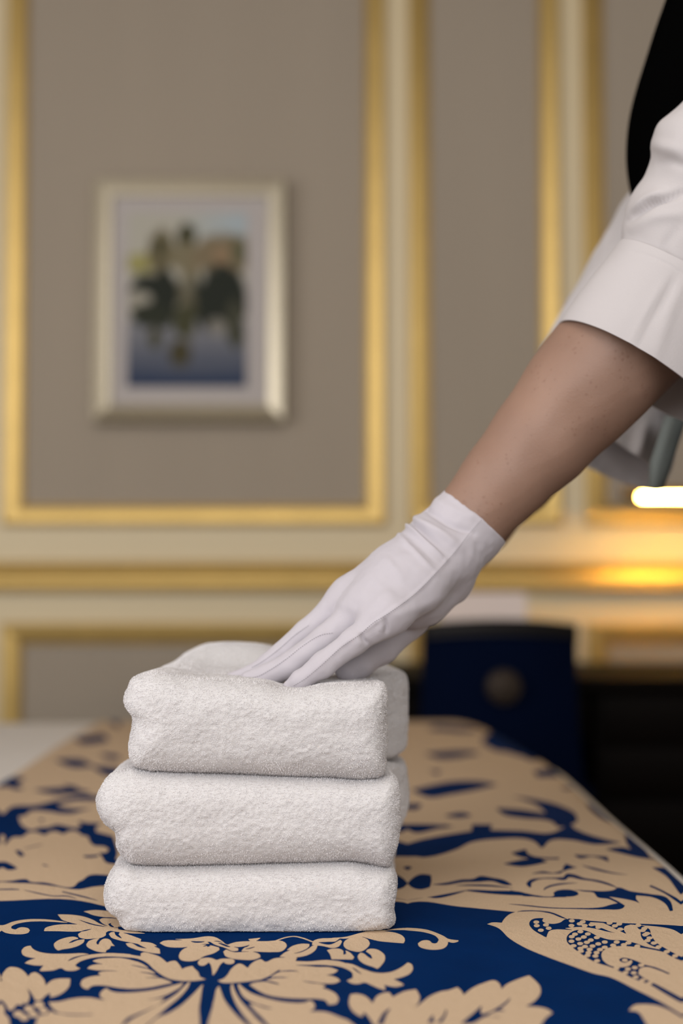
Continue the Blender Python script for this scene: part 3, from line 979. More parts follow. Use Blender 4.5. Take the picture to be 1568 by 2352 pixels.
def raster(x0, x1, y0, y1, h):
    nx, ny = int((x1 - x0) / h), int((y1 - y0) / h)
    img = np.zeros((ny, nx), np.uint8)
    items = [(c, k, p) for c, k, p in PAT]
    for (k, ex, ey, ra, rb, c) in ELL:
        t = np.linspace(0, 2 * np.pi, 20, endpoint=False)
        items.append((c, k, np.stack([ex + ra * np.cos(t), ey + rb * np.sin(t)], -1)))
    for c, k, p in items:
        ox, oy, s = CR[k]
        q = catmull(p, 6) / s + np.array([ox, oy])
        w = to_bed(q[:, 0], q[:, 1])
        u = (w[:, 0] - x0) / h
        v = (w[:, 1] - y0) / h
        tog = np.zeros((ny, nx + 1), np.uint8)
        u2, v2 = np.roll(u, -1), np.roll(v, -1)
        for a, b, a2, b2 in zip(u, v, u2, v2):
            if b == b2:
                continue
            if b > b2:
                a, b, a2, b2 = a2, b2, a, b
            r0, r1 = max(0, math.ceil(b - 0.5)), min(ny - 1, math.ceil(b2 - 0.5) - 1)
            if r1 < r0:
                continue
            rr = np.arange(r0, r1 + 1)
            xx = a + (rr + 0.5 - b) / (b2 - b) * (a2 - a)
            xi = np.clip(np.round(xx).astype(int), 0, nx)
            tog[rr, xi] ^= 1
        ins = np.bitwise_xor.accumulate(tog, axis=1)[:, :nx].astype(bool)
        img[ins] = c
    # continue the weave where the towels or the photo's frame hide it, by mirrored repeats
    yy, xx = np.mgrid[0:ny, 0:nx]
    WX, WY = x0 + (xx + 0.5) * h, y0 + (yy + 0.5) * h
    SX, SY = WX.copy(), WY.copy()
    m = SY < 0.958
    SY[m] = 2 * 0.958 - SY[m]
    beh = (SY > 1.22) & (SX < 0.046 * SY) & (SX > -0.155 * SY)
    SX[beh] = 2 * 0.046 * SY[beh] - SX[beh]
    le = SX < -0.236 * SY
    SX[le] = 2 * (-0.236) * SY[le] - SX[le]
    ri = SX > 0.236 * SY
    SX[ri] = 2 * 0.236 * SY[ri] - SX[ri]
    gi = np.clip(((SX - x0) / h).astype(int), 0, nx - 1)
    gj = np.clip(((SY - y0) / h).astype(int), 0, ny - 1)
    img = img[gj, gi]
    f = img.astype(np.float32)
    for _ in range(2):
        g = f.copy()
        g[1:-1] = (f[:-2] + 2 * f[1:-1] + f[2:]) / 4
        f = g.copy()
        f[:, 1:-1] = (g[:, :-2] + 2 * g[:, 1:-1] + g[:, 2:]) / 4
    return f


NEAR = (-0.50, 0.50, 0.70, 1.55)
FAR = (-0.62, 0.50, 1.40, 3.10)
im_near = gen_image('damask_near', raster(*NEAR, 0.0004))
im_far = gen_image('damask_far', raster(*FAR, 0.001))
for im in (im_near, im_far):
    im.colorspace_settings.name = 'Non-Color'


def damask():
    m, nt, b, N, L = nt_new('blue_gold_damask')
    tc = N.new('ShaderNodeTexCoord')

    def img(im, R):
        mp = N.new('ShaderNodeMapping')
        mp.inputs['Scale'].default_value = (1 / (R[1] - R[0]), 1 / (R[3] - R[2]), 1)
        mp.inputs['Location'].default_value = (-R[0] / (R[1] - R[0]), -R[2] / (R[3] - R[2]), 0)
        L.new(tc.outputs['Object'], mp.inputs[0])
        t = N.new('ShaderNodeTexImage')
        t.image = im
        t.extension = 'EXTEND'
        t.interpolation = 'Cubic'
        L.new(mp.outputs[0], t.inputs[0])
        return t

    a, c = img(im_near, NEAR), img(im_far, FAR)
    sx = N.new('ShaderNodeSeparateXYZ')
    L.new(tc.outputs['Object'], sx.inputs[0])
    cmp_ = N.new('ShaderNodeMath')
    cmp_.operation = 'GREATER_THAN'
    cmp_.inputs[1].default_value = 1.5
    L.new(sx.outputs[1], cmp_.inputs[0])
    mx = N.new('ShaderNodeMix')
    L.new(cmp_.outputs[0], mx.inputs[0])
    L.new(a.outputs[0], mx.inputs[2])
    L.new(c.outputs[0], mx.inputs[3])
    mr = N.new('ShaderNodeMapRange')
    mr.interpolation_type = 'SMOOTHSTEP'
    mr.inputs[1].default_value = 0.35
    mr.inputs[2].default_value = 0.65
    L.new(mx.outputs[0], mr.inputs[0])
    mask = mr.outputs[0]
    # thread grain
    mp = N.new('ShaderNodeMapping')
    mp.inputs['Rotation'].default_value = (0, 0, 0.6)
    mp.inputs['Scale'].default_value = (1, 0.35, 1)
    L.new(tc.outputs['Object'], mp.inputs[0])
    n1 = N.new('ShaderNodeTexNoise')
    n1.inputs['Scale'].default_value = 1400
    n1.inputs['Detail'].default_value = 2
    L.new(mp.outputs[0], n1.inputs['Vector'])
    n2 = N.new('ShaderNodeTexNoise')
    n2.inputs['Scale'].default_value = 18
    n2.inputs['Detail'].default_value = 4
    L.new(tc.outputs['Object'], n2.inputs['Vector'])
    g = N.new('ShaderNodeMix')
    g.data_type = 'RGBA'
    g.inputs[6].default_value = (0.42, 0.31, 0.205, 1)
    g.inputs[7].default_value = (0.66, 0.49, 0.34, 1)
    L.new(n1.outputs['Fac'], g.inputs[0])
    bl = N.new('ShaderNodeMix')
    bl.data_type = 'RGBA'
    bl.inputs[6].default_value = (0.0, 0.013, 0.066, 1)
    bl.inputs[7].default_value = (0.0, 0.022, 0.108, 1)
    L.new(n2.outputs['Fac'], bl.inputs[0])
    cm = N.new('ShaderNodeMix')
    cm.data_type = 'RGBA'
    L.new(mask, cm.inputs[0])
    L.new(bl.outputs[2], cm.inputs[6])
    L.new(g.outputs[2], cm.inputs[7])
    L.new(cm.outputs[2], b.inputs['Base Color'])
    b.inputs['Roughness'].default_value = 0.8
    b.inputs['Specular IOR Level'].default_value = 0.02
    # relief: pattern slightly raised, crepe ripple on the gold
    n3 = N.new('ShaderNodeTexNoise')
    n3.inputs['Scale'].default_value = 130
    n3.inputs['Detail'].default_value = 2
    n3.inputs['Distortion'].default_value = 1.0
    mp3 = N.new('ShaderNodeMapping')
    mp3.inputs['Scale'].default_value = (1, 0.55, 1)
    L.new(tc.outputs['Object'], mp3.inputs[0])
    L.new(mp3.outputs[0], n3.inputs['Vector'])
    m1 = N.new('ShaderNodeMath')
    m1.operation = 'MULTIPLY_ADD'
    L.new(n3.outputs['Fac'], m1.inputs[0])
    m1.inputs[1].default_value = 0.9
    m1.inputs[2].default_value = 1.0
    m2 = N.new('ShaderNodeMath')
    m2.operation = 'MULTIPLY'
    L.new(m1.outputs[0], m2.inputs[0])
    L.new(mask, m2.inputs[1])
    m3 = N.new('ShaderNodeMath')
    m3.operation = 'MULTIPLY_ADD'
    L.new(n1.outputs['Fac'], m3.inputs[0])
    m3.inputs[1].default_value = 0.35
    L.new(m2.outputs[0], m3.inputs[2])
    bp = N.new('ShaderNodeBump')
    bp.inputs['Strength'].default_value = 1.0
    bp.inputs['Distance'].default_value = 0.0009
    L.new(m3.outputs[0], bp.inputs['Height'])
    L.new(bp.outputs[0], b.inputs['Normal'])
    return m


M['damask'] = damask()
RX0, RX1 = -0.494, BX1 - 0.054
xs = np.linspace(RX0, RX1, 220)
ys = np.r_[np.linspace(BY0 - 0.0, 1.6, 200)[:-1], np.linspace(1.6, BY1 - 0.0015, 150)]
X, Y = np.meshgrid(xs, ys, indexing='ij')
Z = bed_z(X, Y) + 0.0035
G = np.stack([X, Y, Z], -1)
fr = G[:, :1].copy(); fr[..., 1] -= 0.055; fr[..., 2] -= 0.30
bk = G[:, -1:].copy(); bk[..., 1] += 0.012; bk[..., 2] -= 0.30
mid = G[:, :1].copy(); mid[..., 1] -= 0.045; mid[..., 2] -= 0.03
G = np.concatenate([fr, mid, G, bk], 1)
runner = mesh_from('bed_runner', G.reshape(-1, 3), grid_faces(G.shape[0], G.shape[1]), M['damask'])
sm = runner.modifiers.new('thickness', 'SOLIDIFY')
sm.thickness = 0.002
sm.offset = -1
tag(runner, 'navy blue and gold damask bed runner under the towels', 'bed runner')

# ------------------------------------------------------------------ towels
def cvt(s):
    v = [float(q) for q in s.replace(',', ' ').split()]
    return np.array(v).reshape(-1, 2)


DF = 1.215


def outline_world(sides, D, dz=0.0, dx=0.0, n=(220, 360, 150, 360)):
    out = []
    for s, k in zip(sides, n):
        q = catmull(s, 8, closed=False, sharp=70)
        q = resample(q, k + 1)[:-1]
        out.append(q)
    q = np.concatenate(out)
    w = np.array([P(a, b, D) for a, b in q])
    return np.stack([w[:, 0] + dx, w[:, 2] + dz], -1)


# sides in order: left (bottom->top), top (left->right), right (top->bottom), bottom (right->left)
T_TOP = [cvt('343,1774 303,1761 292,1727 298,1651 283,1625 280,1608 290,1583 300,1562 343,1546'),
         cvt('343,1546 380,1549 420,1557 500,1563 560,1567 610,1573 650,1584 690,1585 740,1576 800,1574 870,1573'),
         cvt('870,1573 882,1577 887,1592 889,1665 887,1740 882,1780 870,1790'),
         cvt('870,1790 827,1793 760,1788 680,1786 560,1780 450,1776 343,1774')]
T_MID = [cvt('330,1988 300,1985 284,1974 267,1952 260,1914 235,1890 220,1857 224,1825 240,1792 262,1778 300,1770'),
         cvt('300,1770 343,1774 450,1777 560,1781 680,1787 760,1789 827,1794 880,1791 900,1790'),
         cvt('900,1790 910,1800 915,1823 919,1860 920,1895 911,1947 902,1971 893,1992 880,1993'),
         cvt('880,1993 850,1986 807,1979 740,1981 630,1984 500,1987 400,1989 330,1988')]
T_BOT = [cvt('401,2160 340,2156 310,2150 285,2136 272,2110 247,2088 238,2048 242,2020 256,2000 286,1986 315,1989'),
         cvt('315,1989 400,1990 500,1988 630,1985 740,1982 807,1981 850,1988 885,1993'),
         cvt('885,1993 900,2000 910,2038 903,2086 905,2117 895,2132 870,2140'),
         cvt('870,2140 822,2149 760,2156 702,2160 506,2165 401,2160')]


def shape_back(O, left, right, top, bottom, pw=1.0):
    """affine fit of an outline to a world rectangle"""
    x0, x1 = O[:, 0].min(), O[:, 0].max()
    z0, z1 = O[:, 1].min(), O[:, 1].max()
    Q = O.copy()
    Q[:, 0] = left + (O[:, 0] - x0) / (x1 - x0) * (right - left)
    Q[:, 1] = bottom + (O[:, 1] - z0) / (z1 - z0) * (top - bottom)
    return Q


def make_towel(sides, label, seed, back, mid_top=0.0, lift=0.0):
    O0 = outline_world(sides, DF)
    O0[:, 1] += lift
    n = len(O0)
    zmin = O0[:, 1].min()
    left, right, top, bottom = back
    O2 = shape_back(O0, left, right, top, bottom)
    # soften back outline: lump shaped top
    u = (O2[:, 0] - left) / (right - left)
    uptop = O2[:, 1] > (top + bottom) / 2
    if mid_top < 0:
        hgt = top - 0.030
        lump = hgt + 0.036 * np.exp(-(np.abs(u - 0.34) / 0.27) ** 3) + 0.020 * np.exp(-((u - 0.84) / 0.13) ** 2)
        O2[uptop, 1] = (O2[uptop, 1] - (top + bottom) / 2) / ((top - bottom) / 2) * (lump[uptop] - (top + bottom) / 2) + (top + bottom) / 2
    O1 = O0 * 0.55 + O2 * 0.45
    upt = O1[:, 1] > O0[:, 1].mean()
    O1[upt, 1] = np.where(mid_top < 0, O0[upt, 1] + mid_top * 0.5, O1[upt, 1])
    keys = [(0.0, O0), (0.5, O1), (1.0, O2)]

    def sect(t):
        # smooth interpolation through the three sections
        t = float(np.clip(t, 0, 1))
        c = np.clip((t - 0.38) / 0.42, 0, 1)
        c = c * c * (3 - 2 * c)
        cx_ = np.clip((t - 0.15) / 0.40, 0, 1) if mid_top < 0 else c
        lft = (O0[:, 0] < O0[:, 0].mean())
        cz_ = np.clip((t - 0.62) / 0.30, 0, 1) if mid_top < 0 else c
        cx_, cz_ = (cx_ * cx_ * (3 - 2 * cx_), cz_ * cz_ * (3 - 2 * cz_)) if mid_top < 0 else (c, c)
        O = O0.copy()
        O[:, 0] += (O2[:, 0] - O0[:, 0]) * np.where(lft, cx_, c)
        O[:, 1] += (O2[:, 1] - O0[:, 1]) * cz_
        w = math.exp(-((t - 0.40) / 0.22) ** 2)
        up = O0[:, 1] > O0[:, 1].mean()
        side = np.clip((O0[:, 0] - (O0[:, 0].max() - 0.02)) / 0.02, 0, 1)
        O = O.copy()
        O[:, 0] -= 0.004 * w * side
        if mid_top < 0:
            O[up, 1] += mid_top * w
        return O

    def center(O):
        z0, z1 = O[:, 1].min(), O[:, 1].max()
        x0, x1 = O[:, 0].min(), O[:, 0].max()
        hh = (z1 - z0) * 0.42
        cx = np.clip(O[:, 0], x0 + hh * 1.25, x1 - hh * 0.7)
        cz = np.full(n, (z0 + z1) / 2 + 0.002)
        return np.stack([cx, cz], -1)

    rings = []
    Y0, Y1 = DF + 0.022, 1.455
    ncap, nb = 120, 90
    rc = 0.030
    C = center(O0)
    for i in range(ncap):
        t = i / ncap
        k = max(t, 1e-5)
        kk = 1 - (1 - k) ** 1.25
        yy = Y0 - rc * (1 - kk ** 3.2) ** (1 / 1.8)
        rings.append(np.stack([C[:, 0] + (O0[:, 0] - C[:, 0]) * kk, np.full(n, yy), C[:, 1] + (O0[:, 1] - C[:, 1]) * kk], -1))
    for i in range(nb):
        t = i / (nb - 1)
        O = sect(t)
        rings.append(np.stack([O[:, 0], np.full(n, Y0 + (Y1 - Y0) * t), O[:, 1]], -1))
    C2 = center(O2)
    for i in range(1, 13):
        a = i / 12 * math.pi / 2
        k = math.cos(a)
        rings.append(np.stack([C2[:, 0] + (O2[:, 0] - C2[:, 0]) * max(k, 0.01), np.full(n, Y1 + 0.03 * math.sin(a)), C2[:, 1] + (O2[:, 1] - C2[:, 1]) * max(k, 0.01)], -1))
    V = np.array(rings)
    nr = V.shape[0]
    V = V.reshape(-1, 3)
    F = grid_faces(nr, n, cv=True)
    Nn = normals(V, F)
    # make sure normals look outwards
    cen = V.mean(0)
    if ((V - cen) * Nn).sum() < 0:
        F = F[:, ::-1].copy()
        Nn = -Nn
    sh = np.array([seed * 3.7, seed * 1.3, seed * 5.1])
    d = 0.0014 * vnoise(V * np.array([22, 30, 45]) + sh) + 0.0005 * vnoise(V * 90 + sh) + 0.0005 * vnoise(V * 320 + sh)
    # keep contact faces calm
    calm = np.clip((np.abs(Nn[:, 2]) - 0.6) / 0.3, 0, 1)
    V = V + Nn * (d * (1 - 0.7 * calm))[:, None]
    # looped pile relief, strongest on the faces turned to the room
    q = V * np.array([1750.0, 1500.0, 1000.0]) + sh
    loops = np.abs(vnoise(q)) * 0.9 + 0.45 * vnoise(V * np.array([2900.0, 2500.0, 2100.0]) + sh)
    patch = 0.65 + 0.45 * vnoise(V * 60 + sh + 7)
    V = V + Nn * (0.00036 * loops * patch * (1 - 0.6 * calm))[:, None]
    V[:, 2] = np.maximum(V[:, 2], BZ + 0.0045)
    tw = mesh_from('towel', V, F, M['terry'])
    tag(tw, label, 'towel', 'folded white towels in the stack')
    # ---- terry loops
    Nn = normals(V, F)
    tri = np.concatenate([F[:, [0, 1, 2]], F[:, [0, 2, 3]]])
    A = V[tri[:, 1]] - V[tri[:, 0]]
    B = V[tri[:, 2]] - V[tri[:, 0]]
    ar = np.linalg.norm(np.cross(A, B), axis=1) / 2
    cy = V[tri].mean(1)
    nn = Nn[tri].mean(1)
    toward = -(nn * ((cy - CAM) / np.linalg.norm(cy - CAM, axis=1)[:, None])).sum(1)
    dens = np.where(cy[:, 1] < 1.30, 1.0, 0.35) * np.where(toward > -0.25, 1.0, 0.03)
    dens *= np.where(cy[:, 1] < 1.50, 1, 0.3)
    w = ar * dens
    dens_edge = 0.8 + 3.2 * np.clip((0.45 - np.abs(toward)) / 0.45, 0, 1)
    w = w * dens_edge
    cnt = int(w.sum() * 560000)
    pick = np.searchsorted(np.cumsum(w) / w.sum(), rng.random(cnt))
    pick = np.minimum(pick, len(tri) - 1)
    r1, r2 = rng.random(cnt), rng.random(cnt)
    fl = r1 + r2 > 1
    r1[fl], r2[fl] = 1 - r1[fl], 1 - r2[fl]
    p = V[tri[pick, 0]] + r1[:, None] * A[pick] + r2[:, None] * B[pick]
    nv = Nn[tri[pick, 0]] * (1 - r1 - r2)[:, None] + Nn[tri[pick, 1]] * r1[:, None] + Nn[tri[pick, 2]] * r2[:, None]
    nv /= np.linalg.norm(nv, axis=1)[:, None] + 1e-9
    # combing direction field
    q = p * 55 + sh
    comb = np.stack([vnoise(q), vnoise(q + 11.3), vnoise(q + 23.7) - 0.35], -1) * 0.45 + rng.normal(0, 0.28, (cnt, 3))
    comb -= (comb * nv).sum(1)[:, None] * nv
    hgt = 0.0006 + 0.0008 * rng.random(cnt)
    hgt *= np.clip((p[:, 2] - (BZ + 0.004)) / 0.004, 0.3, 1)
    wdt = 0.00020 + 0.00008 * rng.random(cnt)
    tdir = np.cross(nv, comb)
    tdir /= np.linalg.norm(tdir, axis=1)[:, None] + 1e-9
    bdir = np.cross(nv, tdir)
    VV = []
    path = [(-0.1, 0.0), (0.55, 0.35), (0.95, 0.95), (0.62, 1.35)]
    wid = [0.8, 1.0, 1.05, 0.6]
    for (hn, hc), ww in zip(path, wid):
        ctr = p + nv * (hgt * hn)[:, None] + comb * (hgt * hc * 0.8)[:, None]
        for k in (-1, 1):
            VV.append(ctr + tdir * (k * wdt * ww)[:, None])
    VV = np.stack(VV, 1)
    fq = np.array([(s * 2, s * 2 + 1, s * 2 + 3, s * 2 + 2) for s in range(3)])
    FF = (fq[None] + (np.arange(cnt) * 8)[:, None, None]).reshape(-1, 4)
    pile = mesh_from('terry_loops', VV.reshape(-1, 3), FF, M['terry_pile'], tw)
    pile['kind'] = 'stuff'
    return tw, V


Xw = lambda px, D: (px - 784) * D / FPX
Zw = lambda py, D: P(784, py, D)[2]
tw_top, V_top = make_towel(T_TOP, 'topmost folded white terry towel of the stack, pressed by the gloved hand', 1, (Xw(375, 1.45), 0.0655, Zw(1473, 1.45), 0.790), mid_top=-0.002)
make_towel(T_MID, 'middle folded white terry towel, jutting furthest left in the stack', 2, (Xw(300, 1.45), 0.0660, 0.786, 0.7145))
make_towel(T_BOT, 'bottom folded white terry towel, lying directly on the blue and gold runner', 3, (Xw(330, 1.45), 0.052, 0.7125, 0.6650))

# ------------------------------------------------------------------ person
ppl = thing('person', 'person in a white shirt and black vest pressing the towels with white gloved hands', 'person', (0.55, 1.45, 0))
S = 1.33 / FPX


def fld_pts(Fd, pts, k, sq=None):
    for i in range(len(pts) - 1):
        (x, y, D, r), (x2, y2, D2, r2) = pts[i], pts[i + 1]
        Fd.cone(P(x, y, D), P(x2, y2, D2), r * D / FPX, r2 * D2 / FPX, k, sq)


near_arm = [(1040, 1248, 1.328, 70), (1093, 1178, 1.335, 77), (1160, 1100, 1.337, 91), (1243, 1008, 1.34, 108), (1330, 905, 1.34, 124), (1400, 826, 1.34, 131), (1470, 750, 1.34, 133), (1580, 600, 1.33, 110), (1690, 400, 1.32, 95), (1740, 260, 1.34, 88), (1800, 160, 1.36, 80)]
far_arm = [(1050, 1262, 1.54, 56), (1098, 1203, 1.545, 68), (1190, 1095, 1.56, 80), (1300, 960, 1.58, 92), (1370, 880, 1.60, 96), (1470, 740, 1.64, 100), (1580, 520, 1.67, 90), (1700, 300, 1.69, 90)]
B5 = Field((0.08, 1.05, -0.01), (0.95, 1.90, 1.87), 0.0055)
fld_pts(B5, near_arm, 0.02)
# soft hollow between the forearm muscles is left to the crease pass
fld_pts(B5, far_arm, 0.02)
B5.cone((0.49, 1.36, 1.40), (0.49, 1.66, 1.40), 0.060, 0.060, 0.04)      # shoulders
B5.cone((0.51, 1.50, 1.36), (0.59, 1.50, 1.02), 0.115, 0.115, 0.05)       # torso
B5.ell((0.60, 1.50, 0.93), (0.135, 0.175, 0.12), 0.05)                     # hips
B5.cone((0.52, 1.50, 1.44), (0.51, 1.50, 1.60), 0.055, 0.050, 0.03)        # neck
B5.ell((0.485, 1.50, 1.715), (0.095, 0.075, 0.115), 0.02)                  # skull
B5.ell((0.445, 1.50, 1.67), (0.065, 0.055, 0.075), 0.02)                   # jaw
B5.cone((0.390, 1.50, 1.705), (0.372, 1.50, 1.680), 0.010, 0.014, 0.012)  # nose
B5.cone((0.388, 1.478, 1.640), (0.388, 1.522, 1.640), 0.008, 0.008, 0.006)  # lips
for sy in (-1, 1):
    B5.ell((0.495, 1.50 + sy * 0.078, 1.70), (0.018, 0.010, 0.032), 0.006)  # ear
    B5.cone((0.60, 1.50 + sy * 0.09, 0.92), (0.60, 1.50 + sy * 0.10, 0.50), 0.088, 0.058, 0.03)
    B5.cone((0.60, 1.50 + sy * 0.10, 0.50), (0.62, 1.50 + sy * 0.10, 0.08), 0.056, 0.036, 0.02)
    B5.cone((0.63, 1.50 + sy * 0.10, 0.05), (0.47, 1.50 + sy * 0.11, 0.035), 0.038, 0.030, 0.02)
Vb, Fb = B5.mesh()
Vb = smooth_verts(Vb, Fb, 6, 0.5)
Nb = normals(Vb, Fb)
Vb = crease(Vb, Nb, [(1180, 1100), (1300, 960), (1400, 870)], -0.0016, 34)
Vb = crease(Vb, Nb, [(1440, 800), (1450, 850), (1475, 900)], -0.0030, 34)
Vb = crease(Vb, Nb, [(1130, 1150), (1260, 960), (1370, 810)], 0.0008, 45)
body = mesh_from('body', Vb, Fb, M['skin'], ppl)
ss = body.modifiers.new('subsurf', 'SUBSURF')
ss.levels = ss.render_levels = 1


def glove(name, arm, hand, heel, cutpt, lo, hi, h=0.0013, k_f=0.0042):
    Fd = Field(lo, hi, h)
    c0, c1 = arm
    # wrist tube
    fld_pts(Fd, heel, 0.012)
    for ch, kk in hand:
        fld_pts(Fd, ch, kk)
    a, b = P(*c0), P(*c1)
    n = (b - a) / np.linalg.norm(b - a)
    Fd.cut(P(*cutpt), n)
    return Fd


E2 = lambda s: [(450 + a / 2.0907, 1100 + b / 2.0907) for a, b in cvt(s)]
Gd = Field(P(470, 1640, 1.18), P(1210, 1090, 1.45) + np.array([0.02, 0.0, 0.02]), 0.00125)
# fingers first (kept apart), then the palm melts them together
fld_pts(Gd, [(895, 1408, 1.252, 40), (812, 1474, 1.244, 31), (742, 1527, 1.244, 28), (690, 1563, 1.246, 23), (664, 1577, 1.247, 16)], 0.004)
fld_pts(Gd, [(850, 1388, 1.278, 40), (748, 1470, 1.272, 34), (668, 1528, 1.274, 31), (610, 1552, 1.276, 26), (572, 1560, 1.277, 20)], 0.0028)
fld_pts(Gd, [(805, 1374, 1.302, 38), (705, 1455, 1.300, 31), (620, 1525, 1.300, 26), (575, 1550, 1.302, 20), (532, 1557, 1.303, 14)], 0.0028)
fld_pts(Gd, [(800, 1385, 1.326, 36), (710, 1475, 1.326, 28), (640, 1535, 1.328, 22), (590, 1556, 1.330, 16)], 0.003)
fld_pts(Gd, [(1090, 1185, 1.336, 84), (1055, 1228, 1.334, 82), (1005, 1290, 1.330, 82)], 0.012)
for ch in ([(1030, 1275, 1.310, 58), (960, 1345, 1.280, 50), (893, 1408, 1.255, 40)], [(1020, 1262, 1.318, 62), (930, 1335, 1.290, 52), (848, 1390, 1.280, 41)],
           [(1010, 1250, 1.330, 62), (905, 1315, 1.306, 50), (805, 1372, 1.302, 40)], [(1015, 1262, 1.350, 58), (905, 1330, 1.335, 46), (802, 1385, 1.326, 37)]):
    fld_pts(Gd, ch, 0.022)
fld_pts(Gd, [(1000, 1270, 1.318, 60), (900, 1345, 1.284, 44), (850, 1380, 1.272, 34)], 0.02)
fld_pts(Gd, [(1020, 1330, 1.335, 62), (960, 1370, 1.32, 66), (905, 1400, 1.31, 44)], 0.014)
fld_pts(Gd, [(1000, 1345, 1.355, 48), (935, 1418, 1.345, 48), (872, 1482, 1.325, 43), (825, 1520, 1.312, 36), (798, 1538, 1.305, 30)], 0.006)
fld_pts(Gd, [(1130, 1142, 1.336, 87), (1080, 1200, 1.335, 86)], 0.01)
a, b = P(1040, 1248, 1.335), P(1243, 1008, 1.335)
axn = (b - a) / np.linalg.norm(b - a)
Gd.cut(P(1086, 1183, 1.335), axn)
# hollow the cuff opening
sl, X_, Y_, Z_ = Gd._sub(P(1040, 1290, 1.25), P(1200, 1080, 1.42))
pa, pb = P(1075, 1200, 1.335), P(1160, 1100, 1.337)
ba = pb - pa
tt = np.clip(((X_ - pa[0]) * ba[0] + (Y_ - pa[1]) * ba[1] + (Z_ - pa[2]) * ba[2]) / (ba @ ba), 0, 1)
dd = np.sqrt((X_ - pa[0] - tt * ba[0]) ** 2 + (Y_ - pa[1] - tt * ba[1]) ** 2 + (Z_ - pa[2] - tt * ba[2]) ** 2) - 79 * S
Gd.F[sl] = np.maximum(Gd.F[sl], -dd.astype(np.float32))
Vg, Fg = Gd.mesh()
Vg = smooth_verts(Vg, Fg, 4, 0.5)
Ng = normals(Vg, Fg)
cs = lambda s, amp, w: (E2(s), amp, w)
for poly, amp, w in [
    cs('985,205 1035,240 1100,300 1195,385', 0.0042, 5.5),
    cs('1020,190 1060,230 1130,290 1215,365', -0.0034, 7),
    cs('950,240 995,290 1070,370 1160,460', 0.0020, 6),
    cs('975,240 1015,270 1085,335 1170,420', -0.0014, 6),
    cs('1030,175 1085,215 1180,262 1270,330', 0.0046, 11),
    cs('1080,130 1130,165 1230,222 1330,262', -0.0044, 8),
    cs('1120,80 1165,110 1260,160 1370,200', 0.0020, 13),
    cs('895,370 960,440 1000,500', 0.0010, 10),
    cs('800,435 870,500 940,560', 0.0008, 12),
    cs('905,670 915,705 912,745', -0.0024, 5),
    cs('870,665 890,700 880,735', 0.0012, 9),
    cs('790,740 805,770 830,795', -0.0026, 5),
    cs('770,745 780,775 800,800', 0.0012, 8),
    cs('1350,300 1352,340 1385,400', -0.0012, 9),
    cs('1240,640 1290,560 1340,470', 0.0012, 12),
    cs('1180,640 1230,560 1290,480', -0.0010, 12),
    cs('640,560 720,610 830,650', 0.0008, 14),
    cs('925,665 1000,640 1120,600 1200,560', 0.0010, 12),
    cs('1370,195 1250,340 1150,450 1050,550 920,645 790,740 700,800 600,890 520,955', 0.0011, 5),
    cs('660,735 600,745 520,790 430,860 350,915 290,945', 0.0008, 4),
    cs('545,700 480,740 400,810 320,870 260,905', 0.0008, 4),
    cs('610,900 700,800 780,720', 0.0004, 8),
]:
    Vg = crease(Vg, Ng, poly, amp, w)
Vg = Vg + Ng * (0.0006 * vnoise(Vg * 60) + 0.0003 * vnoise(Vg * 160))[:, None]
glv = mesh_from('glove', Vg, Fg, M['glove'], ppl)
bvh = BVHTree.FromPolygons([tuple(v) for v in Vg.tolist()], [tuple(f) for f in Fg.tolist()])


def stitch(s, name, step=4.2):
    pts = resample(catmull(E2(s), 8, closed=False), 400)
    hits = []
    for q in pts:
        d = P(q[0], q[1], 1.0) - CAM
        hit = bvh.ray_cast(Vector(CAM), Vector(d).normalized())
        if hit[0] is not None:
            hits.append(np.array(hit[0]) + np.array(hit[1]) * 0.00022 * (1 if Vector(hit[1]).dot(Vector(d)) < 0 else -1))
    hits = np.array(hits)
    if len(hits) < 5:
        return
    L = np.linalg.norm(np.diff(hits, axis=0), axis=1).sum()
    n = int(L / 0.0021)
    hp = resample(hits, n * 4 + 1)
    V, F = [], []
    for i in range(n):
        seg = hp[i * 4:i * 4 + 3]
        v, f = tube_mesh(seg, [0.00022, 0.00032, 0.00022], n=5)
        o = sum(len(a) for a in V)
        V.append(v)
        F += [tuple(o + k for k in ff) for ff in f]
    ob = mesh_from(name, np.concatenate(V), F, M['thread'], glv)
    ob['kind'] = 'stuff'


stitch('1370,197 1320,252 1250,342 1150,453 1050,553 920,648 850,692 790,744 700,806 600,896 520,962 465,995', 'seam_stitching')
stitch('655,740 600,750 520,797 430,867 350,920 290,950 225,952', 'seam_stitching')
stitch('540,704 480,746 400,816 320,876 265,908', 'seam_stitching')

# far glove (same kind, other hand), mostly behind the near one
Gf = Field(P(760, 1600, 1.40), P(1210, 1090, 1.66) + np.array([0.02, 0.0, 0.02]), 0.002)
fld_pts(Gf, [(1110, 1190, 1.545, 73), (1060, 1250, 1.54, 66), (1000, 1320, 1.53, 58), (950, 1370, 1.52, 50)], 0.012)
fld_pts(Gf, [(1000, 1330, 1.54, 50), (975, 1370, 1.52, 50)], 0.01)
for ox, oy, dD in ((0, 0, -0.03), (-8, -8, -0.005), (-6, -4, 0.02), (10, 6, 0.04)):
    fld_pts(Gf, [(975 + ox, 1345 + oy, 1.53 + dD, 34), (905 + ox, 1412 + oy, 1.51 + dD, 26), (860 + ox, 1462 + oy, 1.50 + dD, 23), (832 + ox, 1492 + oy, 1.50 + dD, 18)], 0.003)
fld_pts(Gf, [(1000, 1345, 1.52, 32), (945, 1410, 1.48, 27), (900, 1450, 1.46, 22)], 0.004)
a2, b2 = P(1050, 1262, 1.54), P(1190, 1095, 1.56)
Gf.cut(P(1100, 1197, 1.545), (b2 - a2))
Vf, Ff = Gf.mesh()
Vf = smooth_verts(Vf, Ff, 4, 0.5)
